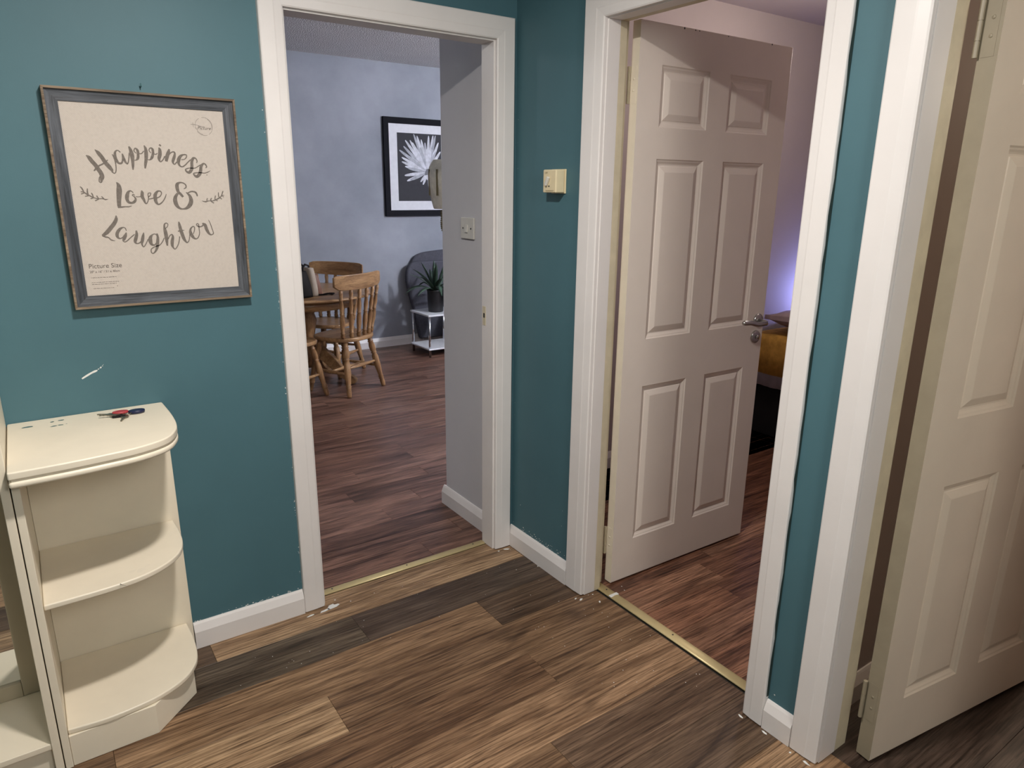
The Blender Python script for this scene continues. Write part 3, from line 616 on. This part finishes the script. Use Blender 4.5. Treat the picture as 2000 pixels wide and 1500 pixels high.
MB().box(L(-2.3788), L(-1.7332), Y(-.104), Y(-.0862), 1.705, 1.75).build('mirror_frame', 'cabframe', mc, .003)
MB().box(L(-2.3786), L(-1.7334), Y(-.094), Y(-.0864), .1352, 1.7048).build('mirror', 'mirror', mc)

# ================================================================ SWITCHES
sb = empty('isolator_switch', (0, -.267, 1.501)); tag(sb, 'cream boxed switch with a diagonal toggle on the teal strip between the doorways', 'switch')
MB().box(-.0445, -.006, -.036, .036, -.038, .038).build('switch_box', 'plastic', sb, .004, 3)
MB().box(-.0058, -.0005, -.038, .038, -.040, .040).build('back_plate', 'plastic', sb, .001)
kn = MB().box(-.055, -.0446, -.0055, .0055, -.016, .016).build('toggle', 'plasticw', sb, .003, 3, loc=(0, .006, 0)); kn.rotation_euler = (R(28), 0, 0)
MB().lathe([(0, .003), (1, .0025)], (-.0446, .001, -.0165), (-.0462, .001, -.0165), 8).build('screw', 'dark', sb)
t_ = text('OFF', .009, 0, 0, sb, 'bead'); t_.rotation_euler = (R(90), 0, R(-90)); t_.location = (-.0448, .026, .024); t_.name = 'marking'
mk = MB().box(-.0452, -.0446, -.026, .02, -.0305, -.0295).box(-.0452, -.0446, -.022, .016, -.0335, -.0328); mk.build('marking', 'bead', sb)
ls = empty('light_switch', (-.035, .279, 1.3165)); tag(ls, 'white light switch on the grey return wall inside the dining doorway', 'switch')
fpl = MB().box(-.0085, -.0005, -.050, .050, -.0425, .0425).build('face_plate', 'plasticw', ls, .0025, 3)
rk = MB().box(-.0125, -.0086, -.0095, .0095, -.0155, .0155).build('rocker', 'plasticw', fpl, .0015, 2, loc=(0, .002, -.002)); rk.rotation_euler = (0, R(7), 0)
for s in (-1, 1): MB().lathe([(0, .0038), (1, .0034)], (-.0085, s * .031, 0), (-.0096, s * .031, 0), 12).build('screw', 'dark', fpl)

# ================================================================ PAINT MARKS
fb = MB()
brush(fb, [(-1.470, .951, .0040), (-1.456, .959, .0052), (-1.444, .965, .0050), (-1.436, .968, .0058), (-1.430, .970, .003)], -.0006)
for i, (x, z, r) in enumerate(((-1.427, .973, .0014), (-1.421, .977, .0026), (-1.416, .981, .0014), (-1.414, .984, .0010))): flake(fb, x, z, r, 1.5, .6, seed=i, plane='y', h=-.0006)
fb.build('paint_scuff', 'plaster', wall_back, fix=False)
fb = MB(); rs = random.Random(11)
for i in range(46):
    z = .095 + rs.random() * 1.6; flake(fb, A0 - .001 - rs.random() * .0035, z, .0007 + rs.random() * .0012, 1, 1.57, 6, i, 'y', -.0005)
for i in range(26):
    x = -1.27 + rs.random() * .35; flake(fb, x, .0925 + rs.random() * .006, .0008 + rs.random() * .0016, 1.6, 0, 6, i + 60, 'y', -.0005)
fb.build('paint_chip', 'plaster', wall_back, fix=False)['kind'] = 'stuff'
fb = MB()
for i in range(60):
    yv = -.005 - rs.random() * .39; flake(fb, yv, .0925 + rs.random() ** 2 * .022, .0008 + rs.random() * .0018, 1.5, 0, 6, i + 100, 'x', -.0005)
brush_pts = ((-.065, .205, .0035), (-.206, .303, .0012), (-.342, .29, .002), (-.338, .225, .002))
for i, (yv, z, r) in enumerate(brush_pts): flake(fb, yv, z, r, .35, .1, 8, i + 200, 'x', -.0005)
for i in range(40):
    z = .1 + rs.random() * 1.9; flake(fb, rs.choice((-.014 - rs.random() * .004, B1 + .0915 + .002 + rs.random() * .002)), z, .0006 + rs.random() * .0011, .6, 0, 6, i + 300, 'x', -.0005)
flake(fb, -1.300, .115, .0025, 1, 0, 7, 9, 'x', -.0005)
fb.build('paint_chip', 'plaster', wall_right, fix=False)['kind'] = 'stuff'
# plaster and filler spatters on the hall floor at the frame feet
pf = MB()
for i, (x, yv, r, asp, ang) in enumerate(((-.815, -.030, .022, 2.2, .25), (-.845, -.040, .014, 2.6, .2), (-.900, -.042, .008, 3, .15), (-.79, .005, .005, 1, 0), (-.745, -.035, .0035, 1, 0), (-.048, -.034, .012, 1.8, -.3), (-.085, -.030, .006, 1.5, .3),
        (-.028, -.500, .010, 1.6, .6), (-.040, -.485, .006, 2, .2), (.03, -.500, .004, 2, .4), (.150, -.545, .004, 1, 0), (.160, -.520, .0045, 1, 0), (.02, -.55, .005, 2.5, 1.0), (-.02, -.22, .004, 2, 1), (-.03, -1.222, .007, 2.2, 1.2), (-.026, -1.30, .006, 3, 1.5), (-.030, -1.385, .006, 1.2, 0), (-.027, -1.43, .008, 2.8, 1.5), (-.03, -1.47, .010, 2.5, 1.2))):
    flake(pf, x, yv, r * .62, asp, ang, 11, i + 400, 'z', .0006)
for i in range(70):
    x, yv = rs.choice((( -1.2 + rs.random() * 1.2, -.03 - rs.random() * .3), (-.3 + rs.random() * .35, -.3 - rs.random() * .8)))
    flake(pf, x, yv, .0007 + rs.random() * .0011, 1.3, rs.random() * 3, 6, i + 500, 'z', .0005)
pf.build('plaster_spatter', 'plaster', floor_hall, fix=False)['kind'] = 'stuff'

# ================================================================ DINING CHAIRS
LEG = [(t_, r_ * 1.2) for t_, r_ in [(0, .011), (.03, .014), (.10, .0155), (.15, .013), (.165, .0185), (.18, .013), (.20, .0175), (.225, .013), (.25, .0145), (.45, .0205), (.60, .0195), (.66, .013), (.675, .0195), (.69, .013), (.72, .0185), (.80, .020), (.88, .0145), (.895, .0195), (.91, .014), (1, .016)]]
SPN = [(t_, r_ * 1.3) for t_, r_ in [(0, .009), (.05, .013), (.10, .0095), (.115, .0135), (.13, .0095), (.30, .014), (.42, .0135), (.50, .0095), (.515, .0135), (.53, .0095), (.65, .0125), (.80, .0085), (.815, .013), (.83, .0085), (.93, .0115), (1, .009)]]
def make_chair():
    t = empty('dining_chair')
    # seat: rounded shield with dished edge
    pts = []
    for i in range(40):
        a = 2 * math.pi * i / 40; c_, s_ = math.cos(a), math.sin(a); n_ = 3.0
        r = (abs(c_) ** n_ + abs(s_) ** n_) ** (-1 / n_); x, yv = c_ * r, s_ * r
        pts.append((x * (.195 + .015 * yv), yv * .19 - .005))
    MB().prism(pts, .395, .425).build('seat', 'pinex', t, .009, 3)
    F = [(-.195, -.195, -.130, -.125), (.195, -.195, .130, -.125), (-.195, .185, -.125, .120), (.195, .185, .125, .120)]
    for (fx, fy, tx, ty) in F: MB().lathe(LEG, (fx, fy, 0), (tx, ty, .397), 14).build('leg', 'pine', t)
    def on_leg(k, z): fx, fy, tx, ty = F[k]; u = z / .397; return (fx + (tx - fx) * u, fy + (ty - fy) * u, z)
    ST = [(0, .008), (.2, .0105), (.5, .0145), (.8, .0105), (1, .008)]
    MB().lathe(ST, on_leg(0, .205), on_leg(1, .205), 12).build('stretcher', 'pinex', t)
    MB().lathe(ST, on_leg(0, .165), on_leg(2, .165), 12).build('stretcher', 'pinex', t)
    MB().lathe(ST, on_leg(1, .165), on_leg(3, .165), 12).build('stretcher', 'pinex', t)
    a, b_, c_, d_ = (Vector(on_leg(k, .165)) for k in (0, 2, 1, 3))
    MB().lathe(ST, (a + b_) / 2, (c_ + d_) / 2, 12).build('stretcher', 'pinex', t)
    # crest rail: curved board on a rake
    vs = []; fs = []; n = 16
    def back(x, z): return -.198 - .008 * (z - .42) / .40 + .050 * (x / .235) ** 2
    for i in range(n + 1):
        x = -.248 + .496 * i / n; e = abs(x) / .248
        zt = .882 - .012 * max(0, (e - .8) / .2) ** 2; zb = .772 + .012 * e ** 2 + .02 * max(0, (e - .85) / .15) ** 2
        for yv, z in ((back(x, zb) - .010, zb), (back(x, zb) + .010, zb), (back(x, zt) + .008, zt), (back(x, zt) - .008, zt)): vs.append((x, yv, z))
    for i in range(n):
        for k in range(4): fs.append((4 * i + k, 4 * i + (k + 1) % 4, 4 * i + 4 + (k + 1) % 4, 4 * i + 4 + k))
    fs += [(0, 1, 2, 3), (4 * n + 3, 4 * n + 2, 4 * n + 1, 4 * n)]
    MB().add(vs, fs).build('crest_rail', 'pinex', t, .005, 3)
    for i in range(6):
        e = -1 + 2 * i / 5; x1 = e * .198; x0 = e * .155
        y0 = -.168 + .040 * e * e; o = MB().lathe(SPN, (x0, y0, .423), (x1, back(x1, .78), .777), 12); o.build('spindle', 'pine', t)
    return t
ch = make_chair(); ch.location = (.329, 2.675, 0); ch.rotation_euler = (0, 0, R(26.8))
tag(ch, 'pine spindle-back chair nearest the doorway with its back to the hall', 'chair', 'pine chairs round the dining table')
c2 = copy_tree(ch); c2.location = (.41, 3.215, 0); c2.rotation_euler = (0, 0, R(127)); c2['label'] = 'pine chair on the far side of the dining table in front of the grey wall'
c3 = copy_tree(ch); c3.location = (-.123, 2.643, 0); c3.rotation_euler = (0, 0, R(-60)); c3['label'] = 'pine chair of which one leg and the seat corner show beside the door frame'

# dining table
tb = empty('dining_table', (.16, 2.985, 0)); tag(tb, 'round honey pine pedestal dining table with a bag on it', 'table')
rt = .50
pf_ = [(0, rt - .03), (.2, rt - .012), (.5, rt), (.8, rt - .004), (1, rt - .016)]
MB().lathe(pf_, (0, 0, .684), (0, 0, .7122), 64).build('tabletop', 'pinex', tb)
MB().lathe([(0, .37), (1, .37)], (0, 0, .612), (0, 0, .6815), 48).build('apron', 'pinex', tb)
MB().lathe([(0, .062), (.06, .075), (.16, .075), (.2, .05), (.26, .068), (.34, .052), (.45, .045), (.6, .058), (.75, .072), (.86, .055), (.92, .075), (1, .075)], (0, 0, .13), (0, 0, .611), 24).build('pedestal', 'pine', tb)
for k in range(4):
    a = R(-42 + 90 * k); prof = [(.05, .30), (.12, .285), (.20, .215), (.28, .115), (.32, .078), (.345, .066), (.37, .042), (.365, .012), (.34, .001), (.305, .008), (.29, .030), (.24, .055), (.17, .125), (.10, .185), (.05, .19)]
    ca, sa = math.cos(a), math.sin(a)
    MB().prism(prof, -.022, .022, 0, lambda u, v_, d: (u * ca - d * sa, u * sa + d * ca, v_)).build('foot', 'pinex', tb, .005, 2)

# bag on the table
bg = empty('handbag', (.105, 2.785, .7125), R(20)); bg.scale = (1.25, 1.2, 1.18); tag(bg, 'black beige and tan handbag standing on the dining table', 'bag')
def slabby(name, mat, x0, x1, y0, y1, h, lean, top=.8):
    n = 10; vs = []; fs = []
    for j in range(n + 1):
        t_ = j / n; k = 1 - (1 - top) * t_ + .06 * math.sin(math.pi * t_); cx_ = (x0 + x1) / 2 + lean * t_; hw = (x1 - x0) / 2 * k; cy_ = (y0 + y1) / 2; hy = (y1 - y0) / 2 * k
        for a in range(12):
            an = 2 * math.pi * a / 12; c_, s_ = math.cos(an), math.sin(an); vs.append((cx_ + hw * math.copysign(abs(c_) ** .6, c_), cy_ + hy * math.copysign(abs(s_) ** .6, s_), h * t_))
    for j in range(n):
        for a in range(12): fs.append((12 * j + a, 12 * j + (a + 1) % 12, 12 * j + 12 + (a + 1) % 12, 12 * j + 12 + a))
    fs += [tuple(range(12))[::-1], tuple(range(12 * n, 12 * n + 12))]
    MB().add(vs, fs, 0, True).build(name, mat, bg)
slabby('bag_body', 'bagb', -.13, -.005, -.10, .10, .155, -.015)
slabby('bag_panel', 'bagt', -.022, .030, -.09, .09, .170, -.010)
slabby('bag_pocket', 'bagr', .018, .068, -.08, .08, .130, -.018)
MB().tube([(-.06, -.05, .15), (-.055, -.05, .175), (-.03, -.04, .192), (.0, -.03, .182), (.010, -.03, .155)], .006, 8).build('strap', 'bagb', bg)
MB().tube([(-.08, .02, .15), (-.07, .0, .185), (-.04, -.01, .198), (-.01, .0, .175)], .0055, 8).build('strap', 'bagb', bg)
MB().tube([(.02, -.085, .006), (.05, -.10, .007), (.08, -.095, .007), (.10, -.08, .007), (.12, -.10, .006), (.09, -.12, .006), (.06, -.115, .014), (.04, -.10, .008)], .005, 8).build('strap', 'bagb', bg)

# ================================================================ SIDE TABLE, PLANT, SOFA
sx0, sy0, sw = 1.322, 3.205, .345
s_t = empty('side_table', (sx0 + sw / 2, sy0 + sw / 2, 0), 0); tag(s_t, 'white two-tier side table with chrome legs under the plant', 'side table')
hw = sw / 2
MB().box(-hw - .008, hw + .008, -hw - .008, hw + .008, .370, .386).build('tabletop', 'tabw', s_t, .003)
MB().box(-hw - .008, hw + .008, -hw - .008, hw + .008, .066, .080).build('lower_shelf', 'tabw', s_t, .003)
for a in (-1, 1):
    for b_ in (-1, 1): MB().lathe([(0, .011), (1, .011)], (a * (hw - .012), b_ * (hw - .012), 0), (a * (hw - .012), b_ * (hw - .012), .3698), 12).build('leg', 'chrome', s_t)
pl = empty('potted_plant', (sx0 + .155, sy0 + .155, .3865)); tag(pl, 'spiky dark green succulent in a black pot on the side table', 'plant')
MB().lathe([(0, .066), (.03, .068), (.95, .076), (1, .078), (1.0, .070), (.93, .069), (.92, .01)], (0, 0, 0), (0, 0, .200), 32).build('plant_pot', 'pot', pl)
MB().lathe([(0, .068), (1, .06)], (0, 0, .170), (0, 0, .186), 20).build('gravel', 'soil', pl)
rg = random.Random(21)
def leaf(az, el, ln, wd, curl):
    n = 9; vs = []; fs = []; p = Vector((math.cos(az) * .012, math.sin(az) * .012, .18)); e = el
    side = Vector((-math.sin(az), math.cos(az), 0))
    for i in range(n + 1):
        t_ = i / n; wv_ = wd * (math.sin(math.pi * min(1, .18 + .5 * t_ * 1.3)) if t_ < .6 else math.sin(math.pi * (.18 + .39)) * (1 - ((t_ - .6) / .4) ** 1.5)) + .0008
        d = Vector((math.cos(az) * math.cos(e), math.sin(az) * math.cos(e), math.sin(e))); up = side.cross(d)
        vs += [p - side * wv_, p + up * -wv_ * .28, p + side * wv_, p + up * wv_ * .12]
        p = p + d * (ln / n); e -= curl / n
    for i in range(n):
        for k in range(4): fs.append((4 * i + k, 4 * i + (k + 1) % 4, 4 * i + 4 + (k + 1) % 4, 4 * i + 4 + k))
    fs += [(0, 1, 2, 3), (4 * n + 3, 4 * n + 2, 4 * n + 1, 4 * n)]
    MB().add(vs, fs, 0, True).build('leaf', 'leaf', pl)
for k in range(9): leaf(2 * math.pi * k / 9 + .2, R(30 + rg.random() * 12), .31 + rg.random() * .04, .024, R(75 + rg.random() * 20))
for k in range(8): leaf(2 * math.pi * k / 8 + .5, R(48 + rg.random() * 12), .29 + rg.random() * .04, .022, R(45))
for k in range(6): leaf(2 * math.pi * k / 6 + .1, R(66 + rg.random() * 8), .27 + rg.random() * .05, .018, R(14))
so = empty('sofa', (2.45, 3.42, 0)); tag(so, 'charcoal fabric sofa behind the side table and plant', 'sofa')
def cushion(name, x0, x1, y0, y1, z0, z1, r):
    o = MB().box(x0, x1, y0, y1, z0, z1).build(name, 'sofa', so, r, 6); return o
ox = -2.45; oy = -3.42
cushion('base', 1.76 + ox, 3.3 + ox, 3.62 + oy - .52, 3.62 + oy + .12, .06, .36, .03)
# rounded arm and back outline as extruded profiles
arm = [(1.50, .06), (1.44, .35), (1.395, .52), (1.375, .64), (1.385, .735), (1.43, .79), (1.52, .805), (1.80, .80), (1.80, .06)]
MB().prism([(x + ox, z) for x, z in catmull(arm[:-1], 4)] + [(1.80 + ox, .06)], 3.72 + oy, 3.775 + oy, 0, lambda u, v_, d: (u, d, v_)).build('armrest', 'sofa', so, .02, 3)
bk = [(1.46, .45), (1.455, .74), (1.475, .82), (1.54, .868), (1.70, .892), (2.0, .90), (3.2, .90)]
MB().prism([(x + ox, z) for x, z in catmull(bk, 4)] + [(3.2 + ox, .45)], 3.776 + oy, 3.832 + oy, 0, lambda u, v_, d: (u, d, v_)).build('backrest', 'sofa', so, .025, 4)
cushion('seat_cushion', 1.78 + ox, 3.2 + ox, 3.12 + oy, 3.64 + oy, .362, .47, .04)
for x in (1.82, 3.2):
    MB().lathe([(0, .018), (1, .024)], (x + ox, 3.2 + oy, 0), (x + ox, 3.2 + oy, .06), 12).build('foot', 'pot', so)

# ================================================================ FLOWER PICTURE
fp = empty('flower_picture', (1.593, YD, 1.648)); tag(fp, 'black framed picture of a white daisy on the grey dining room wall', 'picture')
X0, X1, Z0, Z1 = -.360, .360, -.430, .430
ring('frame_rail', ('black', 'black'), X0, X1, Z0, Z1, .052, -.002, -.030, fp, .008)
MB().box(X0 + .053, X1 - .053, -.014, -.003, Z0 + .053, Z1 - .053).build('mount_board', 'mat', fp)
ix0, ix1, iz0, iz1 = X0 + .135, X1 - .135, Z0 + .135, Z1 - .128
MB().box(ix0, ix1, -.0155, -.0142, iz0, iz1).build('photo_print', 'photo', fp)
pet = [(1.388, 1.80), (1.409, 1.738), (1.409, 1.70), (1.43, 1.835), (1.449, 1.887), (1.496, 1.889), (1.535, 1.943), (1.568, 1.93), (1.61, 1.90), (1.649, 1.874), (1.689, 1.935), (1.735, 1.94), (1.760, 1.94), (1.79, 1.88), (1.81, 1.80), (1.80, 1.70), (1.433, 1.58), (1.456, 1.532), (1.49, 1.54), (1.595, 1.525), (1.62, 1.50), (1.696, 1.432), (1.72, 1.45), (1.44, 1.66), (1.47, 1.645), (1.50, 1.74), (1.55, 1.83), (1.60, 1.83), (1.66, 1.82), (1.71, 1.83), (1.76, 1.80), (1.78, 1.62), (1.77, 1.52), (1.46, 1.76), (1.52, 1.87)]
pm = MB(); pd_ = MB(); ccx, ccz = 1.672 - 1.593, 1.612 - 1.648
for i, (px, pz) in enumerate(pet):
    px, pz = px - 1.593, pz - 1.648; px = min(max(px, ix0 + .004), ix1 - .004); pz = min(max(pz, iz0 + .004), iz1 - .004)
    dx, dz = px - ccx, pz - ccz; Ln = math.hypot(dx, dz); wd = .027 if Ln > .16 else .022
    brush(pm if i % 3 else pd_, [(ccx + dx * .12, ccz + dz * .12, .012), (ccx + dx * .5, ccz + dz * .5, wd), (ccx + dx * .8, ccz + dz * .8, wd * .9), (px - dx * .03, pz - dz * .03, wd * .45), (px, pz, .003)], -.0157 - .00004 * i, 3)
pm.build('petal_print', 'petal', fp, fix=False)['kind'] = 'stuff'; pd_.build('petal_print', 'petald', fp, fix=False)['kind'] = 'stuff'
hm = MB(); flake(hm, ccx, ccz + .005, .040, 1, 0, 16, 3, 'y', -.0176); hm.build('flower_heart_print', 'petalc', fp, fix=False)
hm = MB()
for k in range(9):
    a = R(200 + 20 * k); brush(hm, [(ccx, ccz - .025, .006), (ccx + math.cos(a) * .03, ccz - .025 + math.sin(a) * .03, .014), (ccx + math.cos(a) * .05, ccz - .025 + math.sin(a) * .045, .004)], -.0178 - .00004 * k, 2)
hm.build('inner_petal_print', 'petal', fp, fix=False)['kind'] = 'stuff'

# ================================================================ HANGING ORNAMENT
hl = empty('hanging_lantern', (.612, 1.6, 0)); tag(hl, 'pale distressed wooden hanging ornament with a beaded tassel half hidden behind the grey wall', 'ornament')
prof = [(0, .078), (.02, .082), (.12, .090), (.3, .102), (.5, .111), (.7, .112), (.85, .104), (.95, .088), (1, .078)]
MB().lathe(prof, (0, 0, 1.352), (0, 0, 1.636), 18).build('lantern_body', 'lant', hl)
for k in range(18):
    a = 2 * math.pi * (k + .5) / 18
    if k % 2: continue
    MB().box(-.004, .002, -.006, .006, 1.43 - 0, 1.58).build('slot', 'bead', hl, loc=(math.cos(a) * .1095, math.sin(a) * .1095, 0)).rotation_euler = (0, 0, a)
MB().tube([(0, 0, 1.63), (0, 0, ZD)], .003, 6).build('cord', 'bead', hl)
for s_ in range(5):
    a = R(150 + 30 * s_); cx_, cy_ = math.cos(a) * .034, math.sin(a) * .034; bmx = MB(); z = 1.345
    while z > 1.345 - (.13 - .012 * abs(s_ - 2)): bmx.lathe([(0, .002), (.25, .0062), (.5, .0075), (.75, .0062), (1, .002)], (cx_ * (1 + .05 * math.sin(z * 90)), cy_, z - .011), (cx_ * (1 + .05 * math.sin(z * 90)), cy_, z), 8); z -= .0115
    bmx.build('bead_string', 'bead', hl)['kind'] = 'stuff'

# ================================================================ BED
bd = empty('bed', (3.0, -.35, 0)); tag(bd, 'bed with a mustard bedspread glimpsed beyond the open panelled door', 'bed')
bx = 2.06 - 3.0
MB().box(bx + .05, 1.0, -.65, .72, .002, .33).build('bed_base', 'bedbase', bd, .01)
def drape(name, mat, x0, x1, y0, y1, z0, z1, amp, r=.035):
    n = 60; vs = []; fs = []
    for j, (z, k) in enumerate(((z0, 1.0), ((z0 + z1) / 2, .8), (z1 - r, .45), (z1 - r * .3, .2), (z1, .0))):
        ins = [0, 0, 0, .3, 1][j] * r
        for i in range(n + 1):
            yv = y0 + (y1 - y0) * i / n; w_ = amp * k * (math.sin(i * .9) + .6 * math.sin(i * 2.3 + 1)); vs.append((x0 + ins + w_, yv, z))
    m_ = n + 1
    for j in range(4):
        for i in range(n): fs.append((j * m_ + i, j * m_ + i + 1, (j + 1) * m_ + i + 1, (j + 1) * m_ + i))
    for i in range(n + 1): vs.append((x1, y0 + (y1 - y0) * i / n, z1))
    for i in range(n): fs.append((4 * m_ + i, 4 * m_ + i + 1, 5 * m_ + i + 1, 5 * m_ + i))
    o = MB().add(vs, fs, 0, True).build(name, mat, bd, fix=False); md = o.modifiers.new('thickness', 'SOLIDIFY'); md.thickness = .008; md.offset = 1; return o
drape('sheet', 'sheet', bx + .012, .96, -.64, .71, .325, .635, .006)
drape('bedspread', 'mustard', bx, .95, -.65, .72, .405, .645, .004)
def pillow(name, mat, loc, sx, sy, sz, rot):
    o = MB().box(-sx, sx, -sy, sy, -sz, sz).build(name, mat, bd, loc=loc); b_ = bmesh.new(); b_.from_mesh(o.data)
    bmesh.ops.subdivide_edges(b_, edges=b_.edges, cuts=7, use_grid_fill=True)
    for v_ in b_.verts:
        u, w_ = v_.co.x / sx, v_.co.y / sy; k = max(.06, (1 - abs(u) ** 2.6) * (1 - abs(w_) ** 2.6)) ** .5
        v_.co.z *= k * (1 + .10 * math.sin(u * 6 + w_ * 4)); v_.co.x *= 1 + .04 * abs(w_) ** 3; v_.co.y *= 1 + .04 * abs(u) ** 3
    b_.to_mesh(o.data); b_.free()
    for p in o.data.polygons: p.use_smooth = True
    o.rotation_euler = rot
    return o
def pl_thing(label, mat, loc, sx, sy, sz, rot):
    o = pillow('pillow', mat, loc, sx, sy, sz, rot); o.parent = None; tag(o, label, 'pillow', 'pillows on the bed'); return o
pl_thing('plump dusky pillow on the bed nearest the door edge', 'pillow', (2.30, .15, .722), .22, .19, .060, (0, R(8), R(12)))
pl_thing('paler frilled pillow propped up behind the other on the bed', 'sheet', (2.74, .15, .80), .17, .19, .055, (0, R(-52), R(5)))
